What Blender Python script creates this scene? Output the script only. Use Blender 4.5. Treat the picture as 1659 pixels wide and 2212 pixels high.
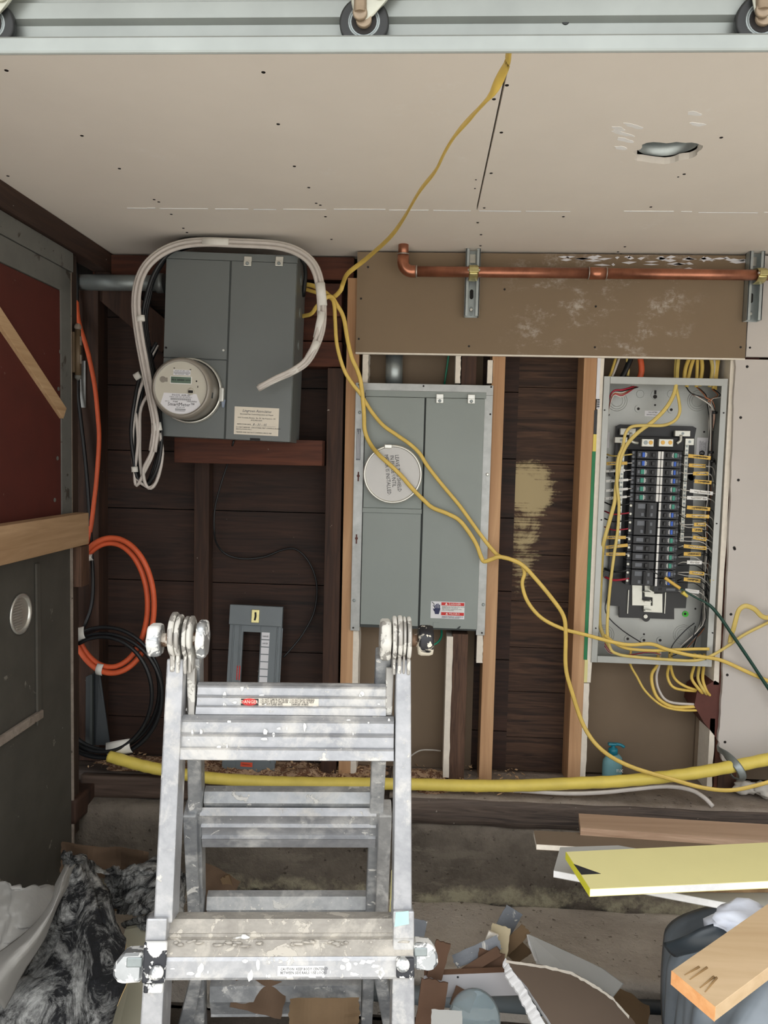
import bpy, bmesh, math, random
from mathutils import Vector, Matrix, noise
# ------------------------------------------------------------------ clear
for o in list(bpy.data.objects): bpy.data.objects.remove(o)
S = bpy.context.scene
COL = S.collection
random.seed(7)
V = Vector
# ------------------------------------------------------------------ camera
FPX, CX, CY = 1640.0, 829.5, 1106.0
CAM = V((0.0, -2.25, 1.40))
def cam_axes(vx, vy, th):
    d = V(((vx-CX)/FPX, (CY-vy)/FPX, -1)).normalized()
    t = math.radians(th)
    ex = V((math.cos(t), -math.sin(t), 0)); ex.z = -(ex.x*d.x+ex.y*d.y)/d.z; ex.normalize()
    return ex, d, ex.cross(d)
EX, EY, EZ = cam_axes(913, 996, 1.5)
R_WC = Matrix((EX, EY, EZ))            # camera -> world
cd = bpy.data.cameras.new('camera'); cam = bpy.data.objects.new('camera', cd); COL.objects.link(cam)
cam.matrix_world = Matrix.Translation(CAM) @ R_WC.to_4x4()
cd.sensor_fit = 'VERTICAL'; cd.sensor_height = 24.0; cd.lens = 24.0*FPX/2212.0
cd.clip_start = 0.05; cd.clip_end = 60
S.camera = cam
# ------------------------------------------------------------------ world, light, exposure
w = bpy.data.worlds.new('sky'); S.world = w; w.use_nodes = True
# overcast sky: brighter overhead than at the horizon
wt = w.node_tree; bg = wt.nodes['Background']; tc_ = wt.nodes.new('ShaderNodeTexCoord'); sp_ = wt.nodes.new('ShaderNodeSeparateXYZ'); rp_ = wt.nodes.new('ShaderNodeValToRGB')
wt.links.new(tc_.outputs['Generated'], sp_.inputs[0]); wt.links.new(sp_.outputs[2], rp_.inputs[0]); wt.links.new(rp_.outputs[0], bg.inputs[0])
rp_.color_ramp.elements[0].position = 0.0; rp_.color_ramp.elements[0].color = (.50,.50,.50,1)
rp_.color_ramp.elements[1].position = 0.7; rp_.color_ramp.elements[1].color = (.97,.985,1.0,1)
bg.inputs[1].default_value = 2.6
S.view_settings.view_transform = 'Standard'; S.view_settings.look = 'None'
S.view_settings.exposure = 0.22; S.view_settings.gamma = 1.0
try: S.view_settings.use_curve_mapping = False
except Exception: pass
# ------------------------------------------------------------------ helpers: frames
class Frame:
    def __init__(s, M): s.M = M; s.I = M.inverted()
    def q(s, px, py, off=0.0):
        """the point where the ray of a pixel meets the frame's plane y = off, in frame coordinates"""
        r = R_WC @ V(((px-CX)/FPX, (CY-py)/FPX, -1.0))
        o = s.I @ CAM; d = s.I.to_3x3() @ r
        return o + d*((off-o.y)/d.y)
    def size(s, px_len, off=0.0):  # length in metres of px_len pixels at this depth (approx)
        return px_len/FPX*abs((s.I @ CAM).y-off)
W = Frame(Matrix.Identity(4))
def frame(origin, rx=0, ry=0, rz=0):
    from mathutils import Euler
    return Frame(Matrix.Translation(origin) @ Euler((rx, ry, rz), 'XYZ').to_matrix().to_4x4())
def frame_rot(origin, base, **k):   # arbitrary axes
    return Frame(Matrix.Translation(origin) @ base.to_4x4())
def at(px, py, Y): return W.q(px, py, Y)
def on_z(px, py, Z):
    r = R_WC @ V(((px-CX)/FPX, (CY-py)/FPX, -1.0)); return CAM + r*((Z-CAM.z)/r.z)
# ------------------------------------------------------------------ helpers: mesh builder
class MB:
    def __init__(s): s.b = bmesh.new()
    def _bev(s, vs, bev, seg=2):
        if bev > 0:
            es = list({e for v in vs for e in v.link_edges})
            bmesh.ops.bevel(s.b, geom=es, offset=bev, segments=seg, affect='EDGES', profile=.5)
    def hexa(s, p, bev=0, seg=2):
        """8 points: 0-3 one face (loop), 4-7 the opposite face in the same order"""
        v = [s.b.verts.new(x) for x in p]
        for f in ((3,2,1,0),(4,5,6,7),(0,1,5,4),(1,2,6,5),(2,3,7,6),(3,0,4,7)): s.b.faces.new([v[i] for i in f])
        s._bev(v, bev, seg); return s
    def box(s, a, b, bev=0, M=None):
        x0,y0,z0 = [min(a[i],b[i]) for i in range(3)]; x1,y1,z1 = [max(a[i],b[i]) for i in range(3)]
        p = [V(c) for c in ((x0,y0,z0),(x1,y0,z0),(x1,y0,z1),(x0,y0,z1),(x0,y1,z0),(x1,y1,z0),(x1,y1,z1),(x0,y1,z1))]
        if M is not None: p = [M @ c for c in p]
        return s.hexa(p, bev)
    def beam(s, p0, p1, w, d, up=V((0,1,0)), bev=0, ends=(0,0)):
        """bar from p0 to p1; w across, d along up"""
        p0, p1 = V(p0), V(p1); t = (p1-p0).normalized(); u = (up - t*up.dot(t)).normalized(); r = t.cross(u)
        def sec(c, sh): return [c + r*(w/2*a) + u*(d/2*b_) + t*(sh*a) for a, b_ in ((-1,-1),(1,-1),(1,1),(-1,1))]
        return s.hexa(sec(p0, ends[0])+sec(p1, ends[1]), bev)
    def prism(s, pts, y0, y1, bev=0, M=None):
        """polygon of (x,z) extruded from y0 to y1"""
        f = [V((p[0], y0, p[-1])) for p in pts]; g = [V((p[0], y1, p[-1])) for p in pts]
        if M is not None: f = [M @ c for c in f]; g = [M @ c for c in g]
        a = [s.b.verts.new(c) for c in f]; b_ = [s.b.verts.new(c) for c in g]; n = len(a)
        s.b.faces.new(a); s.b.faces.new(b_[::-1])
        for i in range(n): s.b.faces.new((a[i], b_[i], b_[(i+1)%n], a[(i+1)%n]))
        s._bev(a+b_, bev, 1); return s
    def extr(s, pts, vec, bev=0):
        """any planar 3-D polygon pushed along vec"""
        vec = V(vec); a = [s.b.verts.new(V(c)) for c in pts]; b_ = [s.b.verts.new(V(c)+vec) for c in pts]; n = len(a)
        s.b.faces.new(a); s.b.faces.new(b_[::-1])
        for i in range(n): s.b.faces.new((a[i], b_[i], b_[(i+1)%n], a[(i+1)%n]))
        s._bev(a+b_, bev, 1); return s
    def tube(s, pts, r, n=8, smooth=4, flat=None, up=None, cap=True):
        """round or flat (w,h) cable along pts"""
        pts = [V(p) for p in pts]
        if smooth > 1 and len(pts) > 2: pts = catmull(pts, smooth)
        k = len(pts); rings = []
        prev = None
        for i, p in enumerate(pts):
            t = (pts[min(i+1,k-1)]-pts[max(i-1,0)])
            t = t.normalized() if t.length > 1e-9 else V((0,0,1))
            if up is not None: u = up
            elif prev is None: u = V((0,0,1)) if abs(t.z) < .9 else V((1,0,0))
            else: u = prev
            u = u - t*u.dot(t)
            if u.length < 1e-6: u = t.orthogonal()
            u.normalize(); prev = u; v_ = t.cross(u)
            rr = r(i/(k-1)) if callable(r) else r
            ring = []
            for j in range(n):
                a = 2*math.pi*j/n
                if flat: q = v_*math.cos(a)*flat[0]/2 + u*math.sin(a)*flat[1]/2
                else: q = (v_*math.cos(a)+u*math.sin(a))*rr
                ring.append(s.b.verts.new(p+q))
            rings.append(ring)
        for a, c in zip(rings, rings[1:]):
            for j in range(n):
                f = s.b.faces.new((a[j], a[(j+1)%n], c[(j+1)%n], c[j])); f.smooth = True
        if cap: s.b.faces.new(rings[0][::-1]); s.b.faces.new(rings[-1])
        return s
    def lathe(s, prof, o=V((0,0,0)), ax=V((0,0,1)), n=24, sx=1, sy=1, smooth=True, closed=False):
        """profile of (radius, height) turned about an axis"""
        o = V(o); ax = V(ax).normalized(); u = ax.orthogonal().normalized(); v_ = ax.cross(u); rings = []
        for r, h in prof:
            rings.append([s.b.verts.new(o+ax*h+(u*math.cos(2*math.pi*j/n)*sx+v_*math.sin(2*math.pi*j/n)*sy)*max(r,1e-5)) for j in range(n)])
        for a, c in zip(rings, rings[1:]):
            for j in range(n):
                f = s.b.faces.new((a[j], a[(j+1)%n], c[(j+1)%n], c[j])); f.smooth = smooth
        if closed:
            for j in range(n): s.b.faces.new((rings[-1][j], rings[-1][(j+1)%n], rings[0][(j+1)%n], rings[0][j]))
        else:
            s.b.faces.new(rings[0][::-1]); s.b.faces.new(rings[-1])
        return s
    def grid(s, fn, nu, nv, smooth=True, th=0):
        g = [[s.b.verts.new(fn(i/nu, j/nv)) for j in range(nv+1)] for i in range(nu+1)]
        fs = []
        for i in range(nu):
            for j in range(nv):
                f = s.b.faces.new((g[i][j], g[i+1][j], g[i+1][j+1], g[i][j+1])); f.smooth = smooth; fs.append(f)
        if th:
            for f in fs: f.normal_update()
            nrm = [[V((0,0,0)) for _ in range(nv+1)] for _ in range(nu+1)]; k = 0
            for i in range(nu):
                for j in range(nv):
                    for a, c in ((i,j),(i+1,j),(i+1,j+1),(i,j+1)): nrm[a][c] += fs[k].normal
                    k += 1
            h = [[s.b.verts.new(g[i][j].co-(nrm[i][j].normalized() if nrm[i][j].length > 1e-9 else V((0,1,0)))*th) for j in range(nv+1)] for i in range(nu+1)]
            for i in range(nu):
                for j in range(nv):
                    f = s.b.faces.new((h[i][j], h[i][j+1], h[i+1][j+1], h[i+1][j])); f.smooth = smooth
            for j in range(nv):
                s.b.faces.new((g[0][j], g[0][j+1], h[0][j+1], h[0][j])); s.b.faces.new((g[nu][j+1], g[nu][j], h[nu][j], h[nu][j+1]))
            for i in range(nu):
                s.b.faces.new((g[i+1][0], g[i][0], h[i][0], h[i+1][0])); s.b.faces.new((g[i][nv], g[i+1][nv], h[i+1][nv], h[i][nv]))
        return s
    def blob(s, c, rx, ry, rz, amp=.2, sc=8, sub=3, seed=0):
        r = bmesh.ops.create_icosphere(s.b, subdivisions=sub, radius=1)
        for v_ in r['verts']:
            k = 1+amp*noise.noise(v_.co*1.7+V((seed,seed*2,0)))*2
            v_.co = V(c)+V((v_.co.x*rx, v_.co.y*ry, v_.co.z*rz))*k
            for f in v_.link_faces: f.smooth = True
        return s
    def xform(s, M):
        bmesh.ops.transform(s.b, matrix=M, verts=s.b.verts); return s
    def build(s, name, mat, parent=None, origin=None):
        bmesh.ops.recalc_face_normals(s.b, faces=s.b.faces)
        me = bpy.data.meshes.new(name)
        if parent is None:
            if origin is None:
                vs = s.b.verts; n = max(1, len(vs))
                xs = [v.co for v in vs]
                mn = V([min(c[i] for c in xs) for i in range(3)]); mx = V([max(c[i] for c in xs) for i in range(3)])
                origin = V(((mn.x+mx.x)/2, (mn.y+mx.y)/2, mn.z))
            bmesh.ops.translate(s.b, vec=-V(origin), verts=s.b.verts)
        s.b.to_mesh(me); s.b.free()
        o = bpy.data.objects.new(name, me); COL.objects.link(o)
        me.materials.append(mat)
        if parent is not None: o.parent = parent
        else: o.location = origin
        return o
def catmull(p, k):
    out = []
    for i in range(len(p)-1):
        a = p[i-1] if i > 0 else p[i]*2-p[i+1]; b_ = p[i]; c = p[i+1]; d = p[i+2] if i+2 < len(p) else p[i+1]*2-p[i]
        for j in range(k):
            t = j/k
            out.append(0.5*((2*b_)+(c-a)*t+(2*a-5*b_+4*c-d)*t*t+(3*b_-a-3*c+d)*t**3))
    out.append(p[-1].copy()); return out
def tag(o, label, cat=None, group=None):
    o['label'] = label
    if cat: o['category'] = cat
    if group: o['group'] = group
    return o
def thing(name, F, label, cat, group=None):
    o = bpy.data.objects.new(name, None); COL.objects.link(o); o.empty_display_size = .05
    o.matrix_world = F.M if isinstance(F, Frame) else F
    return tag(o, label, cat, group)
def struct(name, mb, mat, label=None):
    o = mb.build(name, mat); o['kind'] = 'structure'
    if label: o['label'] = label
    return o
def text(name, s, size, M, mat, parent, sx=1.0, align='CENTER', th=0.0004, shear=0):
    c = bpy.data.curves.new(name, 'FONT'); c.body = s; c.size = size; c.extrude = th/2; c.align_x = align; c.align_y = 'CENTER'; c.resolution_u = 1; c.shear = shear
    c.space_line = 1.0
    t = bpy.data.objects.new(name+'_tmp', c); COL.objects.link(t)
    dg = bpy.context.evaluated_depsgraph_get(); me = bpy.data.meshes.new_from_object(t.evaluated_get(dg))
    bpy.data.objects.remove(t)
    me.name = name; me.materials.clear(); me.materials.append(mat)
    me.transform(M @ Matrix.Diagonal((sx,1,1,1)))
    o = bpy.data.objects.new(name, me); COL.objects.link(o); o.parent = parent
    return o
# text standing upright on a plane facing -Y: maps text x->x, y->z, z->-y ; ang turns it in the plane
def tm(p, ang=0):
    return Matrix.Translation(V(p)) @ Matrix.Rotation(ang, 4, 'Y') @ Matrix.Rotation(math.pi/2, 4, 'X')
# ------------------------------------------------------------------ materials
def lin(c):
    return tuple(((x/255)/12.92 if x/255 <= .04045 else ((x/255+.055)/1.055)**2.4) for x in c)+(1,)
class NT:
    def __init__(s, name):
        s.m = bpy.data.materials.new(name); s.m.use_nodes = True; s.t = s.m.node_tree; s.p = s.t.nodes['Principled BSDF']
        s.tc = s.t.nodes.new('ShaderNodeTexCoord'); s.co = s.tc.outputs['Object']
    def n(s, typ, **k):
        x = s.t.nodes.new(typ)
        for a, v_ in k.items(): setattr(x, a, v_)
        return x
    def l(s, a, b_): s.t.links.new(a, b_)
    def map(s, scale=(1,1,1), rot=(0,0,0), loc=(0,0,0)):
        x = s.n('ShaderNodeMapping'); x.inputs['Scale'].default_value = scale; x.inputs['Rotation'].default_value = rot; x.inputs['Location'].default_value = loc
        s.l(s.co, x.inputs[0]); return x.outputs[0]
    def noise(s, sc, det=3, rough=.5, vec=None, dist=0):
        x = s.n('ShaderNodeTexNoise'); x.inputs['Scale'].default_value = sc; x.inputs['Detail'].default_value = det
        x.inputs['Roughness'].default_value = rough; x.inputs['Distortion'].default_value = dist
        s.l(vec if vec is not None else s.co, x.inputs['Vector']); return x.outputs['Fac']
    def ramp(s, fac, a, b_, c0=(0,0,0,1), c1=(1,1,1,1)):
        x = s.n('ShaderNodeValToRGB'); e = x.color_ramp.elements
        e[0].position = a; e[0].color = c0; e[1].position = b_; e[1].color = c1
        s.l(fac, x.inputs[0]); return x.outputs[0]
    def mix(s, fac, a, b_, mode='MIX'):
        x = s.n('ShaderNodeMix', data_type='RGBA', blend_type=mode)
        for i, v_ in ((0, fac), (6, a), (7, b_)):
            if hasattr(v_, 'is_linked') or isinstance(v_, bpy.types.NodeSocket): s.l(v_, x.inputs[i])
            else: x.inputs[i].default_value = v_
        return x.outputs[2]
    def mul(s, a, b_, op='MULTIPLY'):
        x = s.n('ShaderNodeMath', operation=op)
        for i, v_ in ((0, a), (1, b_)):
            if isinstance(v_, bpy.types.NodeSocket): s.l(v_, x.inputs[i])
            else: x.inputs[i].default_value = v_
        return x.outputs[0]
    def bump(s, h, st=.3, d=.001):
        x = s.n('ShaderNodeBump'); x.inputs['Strength'].default_value = st; x.inputs['Distance'].default_value = d
        s.l(h, x.inputs['Height']); s.l(x.outputs[0], s.p.inputs['Normal'])
    def out(s, col, rough=.6, metal=0, spec=None):
        for k, v_ in (('Base Color', col), ('Roughness', rough), ('Metallic', metal)):
            if isinstance(v_, bpy.types.NodeSocket): s.l(v_, s.p.inputs[k])
            else: s.p.inputs[k].default_value = v_
        if spec is not None: s.p.inputs['Specular IOR Level'].default_value = spec
        return s.m
def plain(name, c, rough=.6, metal=0, var=.12, sc=14, bump=0, spec=None):
    t = NT(name); a = lin(c); lo = tuple(x*(1-var) for x in a[:3])+(1,); hi = tuple(min(1, x*(1+var)) for x in a[:3])+(1,)
    f = t.noise(sc, 4, .6); col = t.ramp(f, .3, .7, lo, hi)
    if bump: t.bump(t.noise(sc*14, 3), bump, .001)
    return t.out(col, rough, metal, spec)
def flecked(name, c, fleck, rough, metal, amt=.6, sc=26, var=.12, sc2=110, tint=None, rv=0, bump=.1):
    """base with irregular flecks of another colour (dried paint, plaster)"""
    t = NT(name); a = lin(c)
    base = t.ramp(t.noise(9, 5, .65), .3, .7, tuple(x*(1-var) for x in a[:3])+(1,), tuple(min(1,x*(1+var)) for x in a[:3])+(1,))
    m1 = t.ramp(t.noise(sc, 5, .62, dist=.4), amt, amt+.03); m2 = t.ramp(t.noise(sc2, 2, .5), amt+.1, amt+.12)
    m = t.mul(m1, m2, 'MAXIMUM')
    col = t.mix(m, base, lin(fleck))
    if tint: col = t.mix(t.ramp(t.noise(sc*.6, 3, .6, vec=t.map((1,1,1),(0,0,0),(7,3,1))), .70, .73), col, lin(tint))
    t.bump(m, .5, .0012)
    r = t.mix(m, (rough,)*3+(1,), (.6,)*3+(1,)); me = t.mix(m, (metal,)*3+(1,), (0,0,0,1))
    return t.out(col, r, me)
def wood(name, dark, light, axis='z', grain=1.0, rough=.75, flecks=None, fa=.68, sc=1.0, knots=False):
    t = NT(name); k = {'x': (.06,1,1), 'y': (1,.06,1), 'z': (1,1,.06)}[axis]
    v_ = t.map(tuple(60*sc*q for q in k))
    f1 = t.noise(1.0, 6, .6, vec=v_, dist=1.2*grain)
    v2 = t.map(tuple(14*sc*q for q in k)); f2 = t.noise(1.0, 3, .5, vec=v2)
    f = t.mul(t.mul(f1, .6), t.mul(f2, .4), 'ADD')
    col = t.ramp(f, .33, .66, lin(dark), lin(light))
    if knots:
        vn = t.n('ShaderNodeTexVoronoi'); vn.inputs['Scale'].default_value = 1.0; t.l(t.map(tuple(7*q if q < .5 else 7 for q in (2.2*k[0] if k[0] < 1 else 1, 2.2*k[1] if k[1] < 1 else 1, 4*k[2] if k[2] < 1 else 1))), vn.inputs['Vector'])
        col = t.mix(t.ramp(vn.outputs['Distance'], .05, .12, (1,1,1,1), (0,0,0,1)), col, tuple(x*.45 for x in lin(dark)[:3])+(1,))
    if flecks: col = t.mix(t.ramp(t.noise(60, 4, .6), fa, fa+.03), col, lin(flecks))
    t.bump(f1, .35, .0015)
    return t.out(col, rough)
def smudged(name, c, smudge, amt=.6, rough=.9, st=.8, var=.07, box=None, sc=12):
    """board with scuffs; box (x0,x1,z0,z1) in object coordinates limits where they fall"""
    t = NT(name); a = lin(c)
    base = t.ramp(t.noise(3, 5, .6), .3, .7, tuple(x*(1-var) for x in a[:3])+(1,), tuple(min(1,x*(1+var)) for x in a[:3])+(1,))
    m = t.mul(t.ramp(t.noise(sc, 6, .75, vec=t.map((1,1,1.8),(0,.5,0))), amt, amt+.16), t.ramp(t.noise(70, 4, .7), .40, .62))
    if box:
        sp = t.n('ShaderNodeSeparateXYZ'); t.l(t.co, sp.inputs[0])
        def edge(s_, a_, b_):
            mr = t.n('ShaderNodeMapRange'); mr.inputs[1].default_value = a_; mr.inputs[2].default_value = b_; t.l(s_, mr.inputs[0]); return mr.outputs[0]
        x0,x1,z0,z1 = box
        m = t.mul(m, t.mul(t.mul(edge(sp.outputs[0], x0, x0+.12), edge(sp.outputs[0], x1, x1-.12)), t.mul(edge(sp.outputs[2], z0, z0+.05), edge(sp.outputs[2], z1, z1-.05))))
    m = t.mul(m, st); col = t.mix(m, base, lin(smudge))
    t.bump(t.noise(220, 2), .08, .0005)
    return t.out(col, rough)
M = {}
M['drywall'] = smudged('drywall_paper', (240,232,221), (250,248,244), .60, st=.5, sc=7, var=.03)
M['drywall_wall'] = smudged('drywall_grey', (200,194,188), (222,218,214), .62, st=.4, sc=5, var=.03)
M['brownboard'] = smudged('drywall_back_paper', (131,113,91), (200,192,182), .52, st=.75, sc=9, var=.05, box=(.05,.66,-.1,.4))
M['brownpaper'] = smudged('drywall_back_brown', (116,100,82), (190,182,170), .66, st=.5, sc=12, var=.08)
M['gypsum'] = plain('gypsum_core', (232,224,210), .95, var=.06, sc=60, bump=.6)
M['gypsum_white'] = plain('gypsum_white', (238,238,238), .95, var=.05, sc=60, bump=.6)
M['hole'] = plain('screw_black', (30,26,24), .6, .2)
M['gap'] = plain('dark_backing', (18,14,12), .9)
M['dark_board'] = wood('old_dark_board', (15,8,6), (64,40,28), 'x', 1.4, flecks=(120,110,100), fa=.74)
M['dark_stud'] = wood('old_dark_stud', (34,20,14), (74,49,35), 'z', 1.2, flecks=(180,170,160), fa=.73)
M['red_board'] = wood('redwood_board', (52,24,15), (100,54,34), 'x', 1.0, flecks=(190,180,170), fa=.74)
M['roughsawn'] = wood('rough_sawn_stud', (48,30,22), (108,80,62), 'z', 1.8, sc=1.4)
M['new_stud'] = wood('new_fir_stud', (166,124,88), (204,164,124), 'z', .8, sc=.6, knots=True)
M['new_stud_side'] = wood('weathered_fir', (118,92,64), (168,136,98), 'z', .8, sc=.6)
M['pine'] = wood('pine_plank', (170,136,98), (206,174,136), 'x', 1.1, sc=.7)
M['pine_board'] = wood('pine_board', (180,152,114), (206,180,144), 'x', 1.0, sc=.35)
M['end_grain'] = wood('end_grain', (222,150,90), (244,188,130), 'x', .5, sc=1.2)
M['ply_face'] = wood('plywood_face', (150,122,98), (186,158,132), 'x', .6, sc=.4)
M['sill'] = wood('weathered_sill', (36,29,25), (104,90,80), 'x', 2.0, flecks=(150,142,132), fa=.70)
M['jamb'] = wood('old_jamb', (40,29,22), (70,53,42), 'z', 1.0, flecks=(170,160,140), fa=.74)
M['header'] = wood('old_header', (36,22,16), (74,50,37), 'y', 1.0, flecks=(200,196,188), fa=.72)
def concrete(name, c, c2, patch=None, rough=.92, bands=None):
    t = NT(name)
    base = t.ramp(t.noise(5, 7, .72), .32, .68, lin(c), lin(c2))
    pits = t.ramp(t.noise(55, 3, .6), .30, .36, (.35,.33,.3,1), (1,1,1,1))
    col = t.mix(1.0, base, pits, 'MULTIPLY')
    if patch: col = t.mix(t.ramp(t.noise(8, 6, .75, vec=t.map((.5,.5,1.6),(0,0,0),(3,2,9))), .57, .63), col, lin(patch))
    if bands:
        sp = t.n('ShaderNodeSeparateXYZ'); t.l(t.co, sp.inputs[0])
        h = t.mul(sp.outputs[2], t.mul(t.mul(t.noise(7, 5, .7), .5, 'SUBTRACT'), .16), 'ADD')
        for z0, z1, z2, z3, cc, k in bands:
            up = t.n('ShaderNodeMapRange'); up.inputs[1].default_value = z0; up.inputs[2].default_value = z1; t.l(h, up.inputs[0])
            dn = t.n('ShaderNodeMapRange'); dn.inputs[1].default_value = z3; dn.inputs[2].default_value = z2; t.l(h, dn.inputs[0])
            m = t.mul(t.mul(t.mul(up.outputs[0], dn.outputs[0]), k), t.ramp(t.noise(16, 6, .75), .38, .58))
            col = t.mix(m, col, lin(cc))
    t.bump(t.noise(28, 6, .7), .9, .010)
    return t.out(col, rough)
M['concrete'] = concrete('old_concrete', (72,65,57), (124,115,103), (118,110,98), bands=[(.015,.030,.062,.085,(172,166,140),.85),(-.2,-.15,.020,.034,(44,42,39),.9),(.215,.235,.3,.4,(134,124,112),.5)])
M['footing'] = concrete('footing_concrete', (172,162,150), (206,197,185))
M['slab'] = concrete('slab_concrete', (70,64,58), (104,96,88))
M['ledge_dirt'] = concrete('ledge_mortar', (116,104,92), (160,148,136))
M['galv'] = plain('galvanised_steel', (176,184,184), .42, .75, .14, 22)
M['track'] = plain('galvanised_track', (152,157,153), .42, .55, .10, 9)
M['galv_flange'] = plain('galvanised_flange', (172,174,172), .45, .6, .16, 26)
M['panel_zinc'] = plain('zinc_plated_panel', (172,174,170), .42, .45, .07, 10)
M['zinc_bright'] = plain('bright_zinc', (222,222,214), .3, .7, .1, 40)
M['zinc_yellow'] = plain('yellow_zinc', (206,196,140), .3, .8, .12, 40)
M['conduit'] = plain('conduit_grey', (150,158,158), .45, .6, .12, 20)
M['grey_paint'] = plain('grey_enamel', (140,148,144), .42, 0, .035, 5)
M['dark_grey_paint'] = plain('dark_grey_enamel', (106,111,110), .42, 0, .04, 5)
M['seam'] = plain('dark_seam', (58,63,62), .6)
M['cover_grey'] = plain('cover_grey_paint', (112,120,124), .45, 0, .06, 8)
M['wedge'] = plain('dark_sheet_metal', (52,57,60), .5, .2, .15, 12)
M['copper'] = plain('copper_pipe', (172,116,92), .34, .8, .30, 16)
M['copper_fit'] = plain('copper_fitting', (184,124,98), .30, .85, .22, 22)
M['solder'] = plain('solder', (190,184,176), .35, .8)
M['yellow_cable'] = plain('yellow_jacket', (222,190,96), .48, 0, .08, 30)
M['pale_yellow_cable'] = plain('pale_yellow_jacket', (214,190,108), .5, 0, .08, 30)
M['yellow_pipe'] = plain('yellow_pipe', (226,204,96), .5, 0, .08, 18)
M['white_cable'] = plain('white_cable', (202,195,188), .5, 0, .06, 40)
M['black_cable'] = plain('black_cable', (26,28,30), .42, 0, .2, 30)
M['orange_cable'] = plain('orange_cable', (220,98,58), .5, 0, .1, 20)
M['green_wire'] = plain('green_wire', (22,120,92), .45)
M['dark_green'] = plain('dark_green_cord', (24,64,54), .45)
M['red_wire'] = plain('red_wire', (176,42,62), .45)
M['white_wire'] = plain('white_wire', (212,208,200), .5)
M['copper_wire'] = plain('copper_wire', (176,112,76), .4, .5)
M['tape_white'] = plain('white_tape', (226,224,216), .6, 0, .05, 40)
M['tape_yellow'] = plain('yellow_tape', (220,180,84), .55, 0, .06, 40)
M['tape_green'] = plain('green_tape', (34,124,76), .6)
M['black_plastic'] = plain('black_plastic', (24,25,27), .38, 0, .15, 30)
M['black_soft'] = plain('black_matte_plastic', (32,33,35), .6)
M['breaker'] = plain('breaker_black', (34,36,40), .42, 0, .12, 40)
M['grey_print'] = plain('grey_print', (110,114,120), .6)
M['blue_button'] = plain('blue_button', (36,92,196), .4)
M['teal_button'] = plain('teal_button', (44,140,118), .4)
M['white_paint'] = plain('white_print', (232,232,228), .6, 0, .04)
M['paper'] = plain('paper_label', (226,218,202), .7, 0, .03)
M['paper_white'] = plain('paper_white', (226,226,230), .6, 0, .03)
M['ink'] = plain('ink', (38,38,42), .7)
M['ink_soft'] = plain('ink_soft', (96,96,102), .7)
M['red_print'] = plain('red_print', (206,52,48), .6)
M['orange_print'] = plain('orange_print', (224,84,52), .6)
M['navy_print'] = plain('navy_print', (40,44,84), .6)
M['shield'] = plain('shield_tin', (180,178,174), .38, .4, .04, 6)
M['meter_face'] = plain('meter_face', (196,192,178), .5, 0, .03)
M['lcd'] = plain('lcd', (96,116,100), .25)
M['meter_glass'] = plain('meter_inner_wall', (150,144,134), .3, .2, .15, 10)
M['bus'] = plain('bus_bar', (206,206,196), .35, .5, .08)
M['brass'] = plain('brass_screw', (190,150,80), .35, .8)
M['green_screw'] = plain('green_screw', (70,200,60), .4)
def worn_alu(name, lo, hi, fleck, amt=.62, rough=.4, metal=.35, tint=None):
    t = NT(name)
    streak = t.noise(1.0, 5, .65, vec=t.map((6, 6, 6)), dist=.5); fine = t.noise(1.0, 4, .6, vec=t.map((60, 160, 60)))
    f = t.mul(t.mul(streak, .7), t.mul(fine, .3), 'ADD')
    base = t.ramp(f, .36, .64, lin(lo), lin(hi))
    chalk = t.mul(t.ramp(t.noise(13, 7, .72, dist=.3), .50, .66), .75)      # rubbed-in plaster dust
    base = t.mix(chalk, base, lin(tuple(min(255, x+6) for x in fleck)))
    fl = t.mul(t.ramp(t.noise(24, 5, .62, dist=.5), amt, amt+.02), t.ramp(t.noise(120, 2, .5), amt+.09, amt+.11), 'MAXIMUM')
    col = t.mix(fl, base, lin(fleck))
    if tint: col = t.mix(t.ramp(t.noise(14, 3, .6, vec=t.map((1,1,1),(0,0,0),(7,3,1))), .68, .72), col, lin(tint))
    t.bump(fl, .5, .0012)
    return t.out(col, t.mix(t.mul(chalk, 1.0), (rough,)*3+(1,), (.75,)*3+(1,)), t.mix(t.mul(chalk, fl, 'MAXIMUM'), (metal,)*3+(1,), (0,0,0,1)))
M['alu'] = worn_alu('aluminium', (146,148,152), (184,185,187), (208,206,200), .64, .38, .45)
M['alu_dirty'] = worn_alu('aluminium_plastered', (146,141,133), (180,175,166), (200,194,182), .58, .6, .1)
M['alu_dark'] = worn_alu('aluminium_far', (138,142,146), (184,186,187), (206,205,200), .62, .42, .45)
M['alu_rust'] = worn_alu('aluminium_marked', (150,150,150), (186,186,184), (206,205,200), .64, .42, .35, tint=(150,82,60))
M['hinge_alu'] = flecked('hinge_cast', (172,169,163), (214,212,204), .42, .45, .50, 20, .15, 70)
M['knob_alu'] = flecked('knob_cast', (186,190,192), (240,240,236), .32, .6, .52, 26, .22, 80)
M['knob_black'] = flecked('painted_black_knob', (24,24,28), (222,214,196), .4, 0, .50, 12, .2, 90)
M['black_lock'] = flecked('black_lock', (44,46,52), (236,236,232), .42, .1, .53, 30, .3, 90)
M['rusty_pin'] = flecked('rusty_pin', (140,112,90), (220,210,196), .55, .5, .56, 40, .3, 90)
M['roller_black'] = plain('roller_black', (34,36,36), .45, 0, .2, 40)
M['track_bracket'] = plain('bracket_steel', (178,178,164), .38, .55, .12, 30)
M['pin_tan'] = plain('greased_pin', (140,124,104), .4, .4, .2, 40)
M['red_door'] = flecked('red_door_panel', (82,30,20), (104,72,62), .8, 0, .70, 30, .14, 70)
M['door_grey'] = flecked('grey_door_paint', (76,73,66), (124,119,110), .8, 0, .66, 12, .16, 60)
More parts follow.
